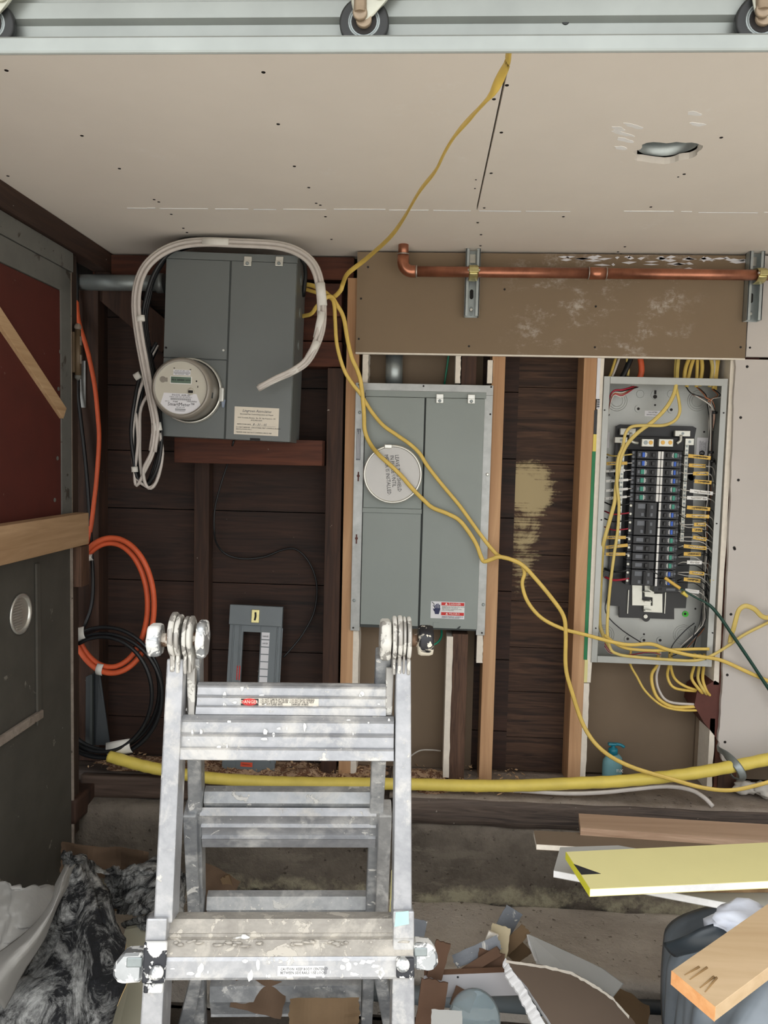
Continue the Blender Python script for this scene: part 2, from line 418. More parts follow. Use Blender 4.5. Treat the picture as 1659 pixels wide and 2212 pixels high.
M['frame_grey'] = flecked('grey_frame_paint', (104,104,99), (72,67,60), .8, 0, .62, 14, .12, 60)
M['brass_old'] = plain('painted_hinge', (96,80,60), .5, .2)
M['yellow_board'] = smudged('yellow_board_paper', (222,214,152), (204,198,148), .6, st=.6, sc=6, var=.04)
M['grey_board'] = plain('grey_board_paper', (176,176,172), .9, 0, .04, 6)
M['cardboard'] = plain('cardboard', (116,94,68), .85, 0, .10, 10)
M['brown_card'] = plain('brown_scrap', (98,72,54), .8, 0, .14, 10)
M['brown_paper'] = plain('brown_paper', (96,76,58), .85, 0, .12, 10)
M['bag_black'] = plain('black_bag', (112,120,127), .36, 0, .25, 8)
M['bin_black'] = plain('black_bin', (46,54,60), .38, 0, .12, 8)
M['bag_white'] = plain('white_bag', (212,218,230), .4, 0, .05, 20)
M['teal_plastic'] = plain('teal_pump', (22,120,140), .35)
M['teal_liquid'] = plain('teal_liquid', (66,120,134), .25)
M['spackle_card'] = flecked('spattered_card', (122,126,132), (206,204,196), .6, 0, .56, 12, .25, 60)
M['beige_card'] = flecked('crumpled_beige', (196,182,150), (140,104,76), .8, 0, .60, 10, .1, 60)
M['foam'] = plain('spray_foam', (188,184,176), .9, 0, .1, 20, .4)
M['sawdust'] = flecked('sawdust', (118,84,62), (190,160,132), .95, 0, .50, 60, .25, 240)
def marble():
    t = NT('cottoned_black_fabric')
    n1 = t.noise(7.5, 8, .78, vec=t.map((1.6,1,1.0),(0,.5,0)), dist=2.2)
    f = t.ramp(t.mul(t.mul(n1,.62), t.mul(t.noise(3.2, 3, .6, vec=t.map((1,1,1),(0,0,0),(4,1,2))),.38), 'ADD'), .465, .59, lin((18,19,22)), lin((208,209,206)))
    f2 = t.mix(t.ramp(t.noise(34, 6, .8), .45, .75), f, lin((40,42,46)))
    t.bump(n1, .8, .02); return t.out(f2, .9)
M['cottoned'] = marble()
def film(name, c, tr=.55, rough=.25):
    t = NT(name); t.p.inputs['Transmission Weight'].default_value = tr; t.p.inputs['IOR'].default_value = 1.15
    t.bump(t.noise(9, 4, .6), .4, .01); return t.out(lin(c), rough)
M['film'] = film('plastic_sheet', (168,166,161), .25, .5)
M['clear'] = film('clear_plastic', (235,245,248), .9, .08)
# ================================================================== STRUCTURE
ZC = 2.005      # ceiling
def fbox(a, b): return MB().box(a, b)
# floor and footing
struct('floor', MB().box((-1.6,-1.6,-.12), (3.0,-.43,0)).box((-1.6,-.44,-.12),(3.0,.2,.0)), M['slab'])
ZF = .125
def rough_block(a, b, nx, ny, nz, amp, seed=0):
    """box with an irregular surface"""
    m = MB(); a, b = V(a), V(b)
    def P(x,y,z):
        p = V((a.x+(b.x-a.x)*x, a.y+(b.y-a.y)*y, a.z+(b.z-a.z)*z))
        return p + V((noise.noise(p*9+V((seed,0,0))), noise.noise(p*9+V((0,seed+5,0))), noise.noise(p*9+V((0,0,seed+9)))))*amp
    m.grid(lambda u,v_: P(u,0,v_), nx, nz); m.grid(lambda u,v_: P(u,v_,1), nx, ny); m.grid(lambda u,v_: P(0,u,v_), ny, nz); m.grid(lambda u,v_: P(1,u,v_), ny, nz)
    m.grid(lambda u,v_: P(u,1,v_), nx, nz); m.grid(lambda u,v_: P(u,v_,0), nx, ny)
    bmesh.ops.remove_doubles(m.b, verts=m.b.verts, dist=1e-5); return m
struct('floor_outside', MB().box((-9,-14,-.14),(9,-1.15,-.003)), plain('driveway', (222,216,206), .95, 0, .08, 3), 'pale concrete driveway outside, lightened and extended to bounce light onto the ceiling').name = 'floor_2'  # unseen ground; paleness and reach set to bounce daylight up to the ceiling
struct('trim_1', rough_block((-1.25,-.42,-.02), (2.6,-.10,ZF), 90, 10, 6, .008, 3), M['footing'], 'pale rough concrete footing along the foot of the wall')
# concrete stem wall and mudsill
struct('wall_base', rough_block((-1.25,-.125,ZF-.02), (2.6,.10,.366), 110, 6, 10, .010, 1), M['concrete'], 'old pitted concrete stem wall under the studs')
o = struct('trim_2', rough_block((-.06,-.135,.362), (2.6,.10,.437), 120, 8, 4, .005, 7), M['sill'], 'weathered dark timber sill on the concrete wall')
struct('trim_3', rough_block((-1.25,-.05,.362), (-.062,.10,.437), 60, 8, 4, .004, 8), M['sill'], 'dark timber sill at the left end of the wall')
struct('trim_4', rough_block((-.07,-.129,.432), (1.9,.088,.4405), 90, 8, 2, .0018, 4), M['ledge_dirt'], 'mortar and dust lying on top of the sill')
# outer skin of the wall: horizontal boards
YB = .092
zs = [.43]
rows = []
for py in (1665, 1560, 1408, 1262, 1106, 980, 838, 690, 560): rows.append(at(600, py, YB).z)
rows[0] = .40; rows.append(2.14)
boards = MB()
for z0, z1 in zip(rows, rows[1:]):
    boards.box((-1.1, YB, z0+.0015), (.285, YB+.02, z1-.0015), .0)
struct('wall_light_stop', MB().box((-1.2,.125,.0),(2.0,.14,2.2)).box((-1.2,.09,1.9),(2.0,.13,2.2)), M['gap'], 'dark backing added behind the boards to stop light through their gaps')  # added dark sheet, keeps sky light from showing between the boards
struct('wall_back', boards, M['dark_board'], 'dark old horizontal boards forming the back of the stud bays')
b2 = MB()
for z0, z1 in zip([.40,.545,.69,.83,.975,1.12,1.40,1.63], [.545,.69,.83,.975,1.12,1.40,1.63,1.9]):
    b2.box((.285, YB+.002, z0+.001), (.52, YB+.02, z1-.001))
def beige_patch():
    t = NT('board_with_beige_paint'); v_ = t.map((4,1,60)); 
    f1 = t.noise(1.0, 6, .6, vec=v_, dist=1.2)
    col = t.ramp(f1, .33, .66, lin((30,18,13)), lin((84,60,44)))
    c0 = at(1145, 1060, YB); sp = t.n('ShaderNodeSeparateXYZ'); t.l(t.co, sp.inputs[0])
    def d2(cx, cz, rx, rz):
        a = t.mul(t.mul(sp.outputs[0], cx, 'SUBTRACT'), 1/rx); b_ = t.mul(t.mul(sp.outputs[2], cz, 'SUBTRACT'), 1/rz)
        return t.mul(t.mul(a, a), t.mul(b_, b_), 'ADD')
    d = t.mul(d2(c0.x, c0.z+.01, .074, .088), t.mul(d2(c0.x-.012, c0.z-.15, .062, .18), .66, 'ADD'), 'MINIMUM')
    nz = t.noise(9, 6, .75, dist=.5); st = t.noise(1.0, 3, .6, vec=t.map((3,1,130)))
    s_ = t.mul(t.mul(t.mul(nz, 1.3), t.mul(st, .9), 'ADD'), 1.05, 'SUBTRACT')
    k = t.mul(t.mul(d, 1.0), t.mul(s_, -2.6), 'ADD')
    m = t.ramp(k, .45, 1.35, (1,1,1,1), (0,0,0,1))
    return t.out(t.mix(m, col, lin((172,156,118))), .8)
M['beige_board'] = beige_patch()
bo = b2.build('wall_back_bay', M['beige_board'], origin=(0,0,0)); bo['kind'] = 'structure'; bo.name = 'wall_centre'
bo['label'] = 'dark boards with a blotch of beige paint in the open bay'
# backs of the lined bays (drywall back paper)
struct('wall_inner', MB().box((-.205,.080,.44),(.175,.092,1.76)), M['brownpaper'], 'brown lining board behind the surface mounted meter bay')
struct('wall_right', MB().box((.515,.096,.44),(1.95,.108,1.9)), M['brownpaper'], 'brown lining board behind the breaker panel bay')
# ceiling : main boards + strip
def hole_poly(c, rx, rz, n=22):
    return [V((c.x+rx*math.cos(a)*(1+.12*noise.noise(V((math.cos(a)*2,math.sin(a)*2,1)))), c.y+rz*math.sin(a)*(1+.18*noise.noise(V((math.cos(a)*3,math.sin(a)*3,4)))), 0)) for a in [2*math.pi*i/n for i in range(n)]]
yj = on_z(640, 452, ZC).y                # joint running across
xj = on_z(1050, 360, ZC).x               # joint running towards the viewer
hc = on_z(1443, 330, ZC)
TH = .013
def slab_with_hole(x0,x1,y0,y1,c,rx,ry):
    m = MB(); n = 40; hp = []
    out = []; inn = []
    for i in range(n):
        a = 2*math.pi*i/n; ca, sa = math.cos(a), math.sin(a)
        # ray to rectangle border
        tx = ((x1-c.x) if ca > 0 else (x0-c.x))/ca if abs(ca) > 1e-6 else 1e9
        ty = ((y1-c.y) if sa > 0 else (y0-c.y))/sa if abs(sa) > 1e-6 else 1e9
        t = min(tx, ty); out.append((c.x+ca*t, c.y+sa*t))
        k = 1+.30*noise.noise(V((ca*2.3, sa*2.3, 5)))
        inn.append((c.x+rx*ca*k, c.y+ry*sa*k))
    # corners
    corners = [(x0,y0),(x1,y0),(x1,y1),(x0,y1)]
    vo = [m.b.verts.new((p[0],p[1],ZC)) for p in out]; vi = [m.b.verts.new((p[0],p[1],ZC)) for p in inn]
    vt = [m.b.verts.new((p[0],p[1],ZC+TH)) for p in inn]
    vc = {q: m.b.verts.new((q[0],q[1],ZC)) for q in corners}
    for i in range(n):
        j = (i+1)%n; f = [vo[i], vo[j], vi[j], vi[i]]
        for q in corners:
            aq = math.atan2(q[1]-c.y, q[0]-c.x)%(2*math.pi); a0 = 2*math.pi*i/n; a1 = 2*math.pi*(i+1)/n
            if a0 < aq < a1: f = [vo[i], vc[q], vo[j], vi[j], vi[i]]
        m.b.faces.new(f); m.b.faces.new((vi[i], vi[j], vt[j], vt[i]))
    vv = [m.b.verts.new(p) for p in ((x0,y0,ZC),(x1,y0,ZC),(x1,y0,ZC+TH),(x0,y0,ZC+TH),(x0,y1,ZC),(x1,y1,ZC),(x1,y1,ZC+TH),(x0,y1,ZC+TH))]
    for q in ((0,1,2,3),(4,5,6,7),(0,4,7,3),(1,5,6,2)): m.b.faces.new([vv[i] for i in q])
    return m
ce = slab_with_hole(xj+.0018, 2.6, -1.46, yj-.0015, hc, .062, .052)
ce.box((-1.25,-1.46,ZC),(xj-.0018,yj-.0015,ZC+TH)); ce.box((-1.25,yj,ZC+.001),(2.6,.095,ZC+TH))
ce.box((-1.6,-1.6,ZC+.10),(3.0,.3,ZC+.14))
ceil = struct('ceiling', ce, M['drywall'])
# beads of old mud along the joint
m = MB(); x = on_z(270,445,ZC).x
random.seed(3)
while x < 1.6:
    L = random.uniform(.02,.14)
    if random.random() < .93:
        y = yj+random.uniform(-.004,.003); m.beam((x,y,ZC-.0005),(x+L,y+random.uniform(-.002,.002),ZC-.0005), random.uniform(.0012,.0045), .0015, V((0,0,1)))
    x += L+random.uniform(0,.02)
o = struct('trim_5', m, M['gypsum_white'], 'thin ragged bead along the ceiling board joint')
# smears of plaster on the ceiling
def smear_blob(pts, mat, name, label, th=.0006):
    pass
# left wall behind the door, right wall, behind
XL = -.985
struct('wall_left', MB().box((XL-.06,-1.6,0),(XL-.02,-.10,ZC+.1)).box((-1.16,-.12,.30),(-1.12,.12,ZC)), M['jamb'])
struct('wall_far_right', MB().box((1.95,-1.6,0),(2.0,.12,ZC+.1)), M['drywall_wall']).name = 'wall_east'
# wall above the wide doorway behind the photographer
struct('wall_front', MB().box((-1.25,-1.6,1.985),(2.6,-1.46,2.9)), M['drywall_wall'])
# ================================================================== STUDS AND TIMBER (each member a thing)
def stud(x0p, x1p, pyt, pyb, mat, label, y0=0.0, y1=.09, X=None, name='wall_stud', group=None, z=None, yref=0):
    """upright timber whose front face spans the pixels x0p..x1p at height py mid"""
    pm = (pyt+pyb)/2
    a = at(x0p, pm, y0); b = at(x1p, pm, y0)
    zt = at((x0p+x1p)/2, pyt, y0).z; zb = at((x0p+x1p)/2, pyb, y0).z
    if z: zb, zt = z
    m = MB().box((a.x, y0, zb), (b.x, y1, zt), .0015)
    return tag(m.build(name, mat), label, 'stud', group)
ZS = .438
stud(418,450,985,1650, M['dark_stud'], 'dark old stud below the timber block that carries the left meter box', .045, .091, z=(ZS, at(440,960,.04).z))
stud(700,734,800,1680, M['dark_stud'], 'dark old stud just left of the new stud beside the flush meter panel', 0, .09, z=(ZS, at(720,795,0).z))
stud(168,213,590,1650, M['dark_stud'], 'dark corner stud behind the hanging orange and black cables', .02, .091, z=(.44, 1.90))
stud(741,768,600,1680, M['new_stud'], 'new fir stud along the left edge of the flush meter panel', 0, .09, z=(ZS, at(755,600,0).z))
stud(1049,1077,780,1680, M['new_stud'], 'new fir stud along the right edge of the flush meter panel', 0, .09, z=(ZS, 1.76))
# wide light stud with weathered flank
a = at(1250,1200,0); b = at(1282,1200,0)
tag(MB().box((at(1245,1200,0).x,0,ZS),(at(1273,1200,0).x,.09,1.76),.0015).build('wall_stud', M['new_stud']), 'knotty new fir stud along the left side of the breaker panel bay', 'stud')
a = at(997,800,0); b = at(1029,800,0)
tag(MB().box((a.x,.0,1.60),(b.x,.075,1.76),.0015).build('wall_stud', M['dark_stud']), 'short length of old brown stud above the flush meter panel', 'stud')
a = at(973,1500,0); b = at(1007,1500,0)
tag(MB().box((a.x,-.01,ZS),(b.x,.075,at(985,1368,0).z),.0015).build('wall_stud', M['roughsawn']), 'rough sawn dark stud cut off below the flush meter panel', 'stud')
# horizontals behind and around the left meter box
def board(x0,y0p,x1,y1p, Y0, Y1, mat, label, name='timber_block', cat='timber', bev=.0015, zt=None):
    a = at(x0,(y0p+y1p)/2,Y0); b = at(x1,(y0p+y1p)/2,Y0); t = at((x0+x1)/2,y0p,Y0).z; c = at((x0+x1)/2,y1p,Y0).z
    if zt: t = zt
    return tag(MB().box((a.x,Y0,c),(b.x,Y1,t),bev).build(name, mat), label, cat)
board(376,948,696,1003, -.05, .045, M['red_board'], 'reddish timber block directly under the left meter box')
board(200,530,765,602, .045, .091, M['red_board'], 'reddish top plate under the ceiling behind the left meter box', 'top_plate', zt=2.0)
board(640,612,738,682, .02, .091, M['red_board'], 'upper reddish blocking right of the left meter box', 'timber_block')
board(640,738,738,792, .02, .091, M['red_board'], 'lower reddish blocking right of the left meter box', 'timber_block')
board(640,684,738,736, .05, .091, M['red_board'], 'recessed reddish board between two blocks right of the left meter box', 'timber_block')
# diagonal brace
a = at(205,600,.05); b = at(372,740,.05)
tag(MB().beam(a, b, .085, .035, V((0,1,0)), .002).build('diagonal_brace', M['dark_stud']), 'dark diagonal brace behind the conduit left of the left meter box', 'brace')
# drywall strips seen on edge
def strip(x0,x1,pyt,pyb,Y0,Y1,label,mat=None,name='drywall_strip'):
    pm=(pyt+pyb)/2; a=at(x0,pm,Y0); b=at(x1,pm,Y0)
    zt=at((x0+x1)/2,pyt,Y0).z; zb=at((x0+x1)/2,pyb,Y0).z
    m=MB(); n=14; rnd=random.Random(int(x0))
    L=[(a.x, zb+(zt-zb)*i/n) for i in range(n+1)]; R=[(b.x+rnd.uniform(-.0012,.0012), zb+(zt-zb)*i/n) for i in range(n+1)]
    m.prism(L+R[::-1], Y0, Y1)
    return tag(m.build(name, mat or M['gypsum']), label, 'drywall')
strip(783,795,762,835,.0,.082,'white drywall strip on edge at the left above the flush meter panel')
strip(984,995,764,828,.0,.078,'white drywall strip left of the short brown stud above the meter panel')
strip(1053,1065,778,828,.0,.02,'short white drywall strip right of the short brown stud')
strip(760,772,1360,1680,.0,.080,'white drywall strip on edge under the left corner of the flush meter panel')
strip(961,974,1375,1680,-.011,.078,'white drywall strip on the left of the rough sawn stud')
strip(1030,1043,1362,1432,-.004,.02,'torn bit of white drywall hanging below the right corner of the flush meter panel')
s1 = strip(1281,1291,770,1475,-.0,.092,'upper white drywall strip along the left side of the breaker panel')
strip(1257,1269,1476,1686,.0,.092,'lower white drywall strip beside the knotty stud below the breaker panel')
strip(1560,1571,770,1480,.0,.094,'white drywall strip on edge along the right side of the breaker panel')
strip(1530,1541,1552,1720,.0,.094,'white drywall strip below the painted notch right of the soap bottle')
# coloured edge tape of the left strip: thin bands on the stud side
def band(y0,y1,x0,x1,mat,name,label):
    a=at(x0,(y0+y1)/2,-.001); b=at(x1,(y0+y1)/2,-.001)
    return tag(MB().box((a.x,-.002,at(x0,y1,-.001).z),(b.x,.0,at(x0,y0,-.001).z)).build(name,mat),label,'tape')
band(770,862,1289,1296,M['paper_white'],'edge_tape','white printed edge tape above the barcode on the breaker bay stud')
o=band(862,884,1289,1296,M['paper_white'],'barcode_tape','barcode on the edge tape beside the breaker panel')
m=MB()
for i in range(9):
    zz=at(1292,863+i*2.3,-.001).z; m.box((at(1289.5,870,-.001).x,-.003,zz),(at(1295,870,-.001).x,-.002,zz+.0012*(1+i%2)))
m.build('barcode',M['ink'],o); bpy.data.objects[o.name]; 
for c in o.children: c.matrix_parent_inverse=o.matrix_world.inverted() if False else Matrix.Translation(-o.location)
band(886,938,1283,1289,M['black_plastic'],'edge_tape','black band on the edge tape beside the breaker panel')
band(938,975,1281,1288,M['yellow_pipe'],'edge_tape','yellow band on the edge tape above the green band')
band(975,1425,1270,1277,M['tape_green'],'edge_tape','long green band of edge tape beside the breaker panel')
band(1425,1474,1262,1269,M['yellow_board'],'edge_tape','yellow band of edge tape below the green band')
# ------------------------------------------------------------------ brown back-paper board across the top
a=at(768,762,-.012); b=at(1612,770,-.012)
xr=at(1613,700,-.012).x
bb=MB(); n=40; zb=a.z
pts=[(a.x+.0, 2.0)]+[(a.x,zb)]+[(a.x+(xr-a.x)*i/n, zb+random.uniform(-.0015,.0015)) for i in range(1,n)]+[(xr,zb-.004),(xr,2.0)]
bb.prism(pts,-.012,0)
o=bb.build('brown_board',M['brownboard'],origin=(at(1280,650,0).x-.33,0,1.73)); tag(o,'long brown paper faced drywall board under the ceiling behind the copper pipe','drywall')
BRO=o
def pin(parent,p,r=.0032,mat=None,name='screw_hole'):
    m=MB().lathe([(r,0),(r*.9,.0012)],V((0,0,0)),V((0,-1,0)),10)
    c=m.build(name,mat or M['hole'],parent); c.location=V(p)-parent.location; return c
for px,py in ((780,645),(775,732),(1013,748),(1090,625),(1287,662),(1285,750),(1600,750),(795,577)):
    pin(o,at(px,py,-.012))
# white paper edge under the board
m=MB(); x=a.x
m.box((a.x,-.0135,zb-.003),(xr,-.002,zb+.0015)); c=m.build('paper_edge',M['gypsum'],o); c.location=-o.location
# plaster dragged along the top right of the board
m=MB(); rnd=random.Random(5)
for i in range(46):
    px=rnd.uniform(1205,1600); py=553+(px-1205)*.012+rnd.uniform(0,26)*rnd.random()
    p=at(px,py,-.0125); L=rnd.uniform(.01,.05); m.extr([p,p+V((L*.5,0,rnd.uniform(.002,.006))),p+V((L,0,rnd.uniform(-.003,.003))),p+V((L*.5,0,-rnd.uniform(.001,.005)))],(0,.001,0))
c=m.build('plaster_smear',M['paper_white'],o); c.location=-o.location
# upper right patch and right sheet (white drywall)
zpb=at(1640,771,-.012).z
def wobble(a,b,n,amp,rnd): return [(a[0]+(b[0]-a[0])*i/n+rnd.uniform(-amp,amp), a[1]+(b[1]-a[1])*i/n+rnd.uniform(-amp,amp)) for i in range(n)]
rnd=random.Random(9)
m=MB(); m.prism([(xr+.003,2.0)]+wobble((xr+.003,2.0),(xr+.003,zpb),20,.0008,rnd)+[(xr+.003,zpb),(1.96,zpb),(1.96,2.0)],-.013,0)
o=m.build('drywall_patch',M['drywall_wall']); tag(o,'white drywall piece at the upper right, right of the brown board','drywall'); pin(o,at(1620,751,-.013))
E1=[at(1589,776,-.012),at(1584,900,-.012),at(1577,1100,-.012),at(1567,1340,-.012),at(1560,1480,-.012),at(1552,1600,-.012),at(1560,1643,-.012)]
pl=[]
for p,q_ in zip(E1,E1[1:]): pl+=wobble((p.x,p.z),(q_.x,q_.z),8,.0016,rnd)
zb2=at(1600,1645,-.012).z
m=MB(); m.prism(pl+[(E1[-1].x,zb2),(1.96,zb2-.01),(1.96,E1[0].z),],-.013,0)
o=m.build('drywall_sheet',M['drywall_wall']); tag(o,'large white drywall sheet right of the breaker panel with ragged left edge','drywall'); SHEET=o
for px,py in ((1614,792),(1600,902),(1595,1037),(1587,1186),(1586,1183),(1579,1327),(1571,1458),(1566,1603)): pin(o,at(px,py,-.013),.0042)
# dark red stud face in the gap
tag(MB().box((at(1577,1100,0).x-.004,.001,ZS),(at(1600,1100,0).x+.03,.09,1.76)).build('wall_stud',M['red_board']),'dark red stud showing in the gap left of the big white drywall sheet','stud')
# painted notch block
m=MB(); q1=[at(1506,1492,.0),at(1545,1470,.0),at(1560,1480,.0),at(1552,1600,.0),at(1520,1560,.0),at(1500,1525,.0)]
m.extr([V((p.x,0.0,p.z)) for p in q1],(0,.09,0)); M['maroon']=plain('maroon_paint',(92,50,42),.7,0,.15,20)
tag(m.build('painted_block',M['maroon']),'maroon painted block behind the cables below the breaker panel','timber')
# seam piece of lining
tag(MB().box((at(1500,1600,.09).x,.084,ZS),(at(1538,1600,.09).x,.096,at(1500,1500,.09).z)).build('drywall_strip',M['brownpaper']),'narrow brown lining piece right of the soap bottle','drywall')
tag(MB().box((at(1549,1700,0).x,-.002,ZS-.06),(at(1584,1700,0).x,.08,at(1560,1648,0).z)).build('timber_block',M['dark_stud']),'dark timber offcut standing on the sill below the white drywall sheet','timber')
# ceiling screws (thing-less details of the ceiling)
def cpin(px,py,r=.0034):
    m=MB().lathe([(r,0),(r*.9,.0008)],V((0,0,0)),V((0,0,-1)),10); c=m.build('screw_hole',M['hole'],ceil); c.location=on_z(px,py,ZC)-ceil.location
for p in ((14,152),(569,156),(601,268),(636,359),(177,293),(258,364),(333,431),(343,436),(667,405),(683,439),(692,443),(17,380),(370,463),(396,493),(404,502),(703,468),(716,517),(1067,214),(1083,286),(1061,374),(1046,449),(1032,481),(1039,507),(1038,531),(1095,184),(1558,297),(1478,376),(1406,447),(1335,544),(1341,549),(1217,468),(1350,533)): cpin(*p)
for p in ((1465,382),(1026,407),(1028,388)): cpin(p[0],p[1],.0022)
# round box above the hole
T=Frame(Matrix.Translation(hc))
r=thing('ceiling_box',T,'round galvanised junction box seen through the hole in the ceiling','junction box')
m=MB(); n=28
m.lathe([(.078,TH+.001),(.078,TH+.052)],n=n); 
m2=MB(); m2.grid(lambda u,v_: V((.058*math.cos(2*math.pi*u),.058*math.sin(2*math.pi*u),TH+.003+.05*v_)),28,2,th=.001)
bpy.data.meshes; m.b.free()
m2.build('side_wall',M['galv'],r)
MB().lathe([(.060,TH+.053),(.060,TH+.055)],n=28).build('back_plate',M['galv'],r)
for x,y in ((-.02,.01),(.03,-.02)): MB().lathe([(.012,TH+.050),(.012,TH+.053)],V((x,y,0)),n=16).build('knockout',M['conduit'],r)
MB().beam((-.03,.02,TH+.03),(.03,.03,TH+.03),.02,.004,V((0,0,1))).build('bracket',M['conduit'],r)
# plaster smears on the ceiling
rnd=random.Random(11); m=MB()
for (px,py,L,ang) in ((1500,245,.03,.3),(1508,268,.03,.3),(1345,288,.05,.5),(1352,303,.045,.5),(1342,320,.03,.5),(1370,272,.05,.5),(1335,278,.03,.6)):
    c=on_z(px,py,ZC); n=12; pts=[]
    for i in range(n):
        a_=2*math.pi*i/n; u=L/2*math.cos(a_)*(1+rnd.uniform(-.2,.2)); v_=.006*math.sin(a_)*(1+rnd.uniform(-.4,.4))
        pts.append(c+V((u*math.cos(ang)-v_*math.sin(ang),u*math.sin(ang)+v_*math.cos(ang),0)))
    m.extr(pts,(0,0,-.0006))
o=m.build('plaster_smear',plain('smear_white',(252,250,246),.9),ceil); o.location=-ceil.location
# ================================================================== METER BOXES AND PANELS
def fitF(corners, Y, extra=0):
    """upright frame on plane Y fitted to the four corner pixels (tl,tr,br,bl); origin bottom-left"""
    P=[at(x,y,Y) for x,y in corners]
    ang=((P[1]-P[0])+(P[2]-P[3])); a1=math.atan2(-ang.z,ang.x)
    up=((P[0]-P[3])+(P[1]-P[2])); a2=math.atan2(up.x,up.z); a=(a1+a2)/2
    wd=((P[1]-P[0]).length+(P[2]-P[3]).length)/2; h=((P[0]-P[3]).length+(P[1]-P[2]).length)/2
    c=(P[0]+P[1]+P[2]+P[3])/4
    F=Frame(Matrix.Translation(c)@Matrix.Rotation(a,4,'Y')@Matrix.Translation((-wd/2,0,-h/2)))
    return F,wd,h
def child(F,T,mb,name,mat,parent): return mb.build(name,mat,parent)
def quadplate(F,c,off,th,bev=0):
    """plate through four corner pixels on plane off of frame F, squared up"""
    p=[F.q(x,y,off) for x,y in c]; x0=(p[0].x+p[3].x)/2; x1=(p[1].x+p[2].x)/2; z1=(p[0].z+p[1].z)/2; z0=(p[2].z+p[3].z)/2
    return MB().box((x0,off,z0),(x1,off+th,z1),bev),(x0,x1,z0,z1)
def clip(F,px,py,off,parent,s=1.0):
    p=F.q(px,py,off); m=MB()
    m.box((p.x-.0105*s,off-.004,p.z),(p.x+.0105*s,off,p.z+.014*s),.001); m.box((p.x-.0105*s,off-.008,p.z-.012*s),(p.x+.0105*s,off-.001,p.z+.0015),.001)
    c=m.build('latch_clip',M['zinc_bright'],parent)
    MB().lathe([(.0046,0),(.0046,.003),(.003,.004)],V((p.x,off-.008,p.z-.006*s)),V((0,-1,0)),12).build('screw',M['conduit'],c)
# ---------------- left (protruding) meter box
YA=-.155
FA,wA,hA=fitF(((358,541),(640,553),(630,958),(349,939)),YA)
TA=thing('meter_main_box',FA,'dark grey meter and breaker box with smart meter and loops of white cable around it','electrical box')
DP=.150
MB().box((0,.004,0),(wA,DP,hA),.002).build('enclosure',M['dark_grey_paint'],TA)
xs=FA.q(492,750,0).x; zt=hA-.020
MB().box((0,-.001,zt),(wA,.004,hA),.001).build('top_trim',M['dark_grey_paint'],TA)
m=MB().box((xs+.003,-.003,.0),(wA-.001,.004,zt-.001),.0015); m.build('breaker_cover',M['dark_grey_paint'],TA)
zs_=FA.q(420,775,0).z
MB().box((.001,-.002,zs_+.001),(xs-.002,.004,zt-.001),.0015).build('upper_cover',M['dark_grey_paint'],TA)
MB().box((.001,-.001,0),(xs-.002,.004,zs_-.001),.0015).build('meter_cover',M['dark_grey_paint'],TA)
MB().box((xs-.002,-.0005,0),(xs+.003,.004,zt)).build('seam',M['seam'],TA)
clip(FA,536,566,-.003,TA); clip(FA,604,566,-.003,TA)
for px,py in ((359,751),(483,757)): 
    p=FA.q(px,py,-.002); MB().lathe([(.003,0),(.003,.003)],V((p.x,-.002,p.z)),V((0,-1,0)),10).build('screw',M['black_plastic' if px<400 else 'zinc_bright'],TA)
p=FA.q(551,949,-.003); MB().box((p.x-.014,-.0045,p.z-.003),(p.x+.014,-.003,p.z+.003)).build('latch_slot',M['hole'],TA)
# knockouts and a green sticker on the flank
for k in range(3):
    MB().lathe([(.014,0),(.0135,.002)],V((wA,.07,hA-.05-.09*k)),V((1,0,0)),18).build('knockout',M['conduit'],TA)
# inspection sticker
m,(x0,x1,z0,z1)=quadplate(FA,((507,877),(603,883),(601,942),(505,938)),-.0036,.0006); st=m.build('inspection_sticker',M['paper'],TA)
cx=(x0+x1)/2; wz=x1-x0; hz=z1-z0
def line(s,fx,fz,size,mat='ink',al='CENTER',sx=1,parent=None,off=-.004,nm='lettering',sh=0):
    return text(nm,s,size,tm((x0+wz*fx,off,z0+hz*fz)),M[mat],parent,sx,al,shear=sh)
line('Lingruen Associates',.5,.86,.0105,'ink_soft','CENTER',.95,st,sh=.3)
line('Structural Pest Control Inspection and Repair',.5,.74,.0048,'ink','CENTER',1.05,st)
line('1600 Yosemite Avenue,  Ste. 5A  San Francisco, CA',.5,.61,.0048,'ink','CENTER',1.05,st)
line('(415) 822-2225',.5,.53,.0048,'ink','CENTER',1.05,st)
line('INSPECTION DATE',.07,.37,.005,'ink','LEFT',.9,st); line('8 - 31 - 05',.42,.38,.009,'ink_soft','LEFT',1,st,sh=.3)
MB().box((x0+wz*.38,-.0041,z0+hz*.33),(x1-.008,-.0036,z0+hz*.335)).build('rule',M['ink_soft'],st)
line('DO NOT REMOVE - STRUCTURAL PEST CONTROL BOARD',.05,.26,.0048,'ink','LEFT',.98,st)
line('REGULATION 1996.1',.05,.19,.0048,'ink','LEFT',1,st); line('TERMITE AND DRY ROT CONTROL SINCE 1987',.05,.08,.0048,'ink','LEFT',.98,st)
# smart meter
pr=FA.q(413,845,0); rr=.088
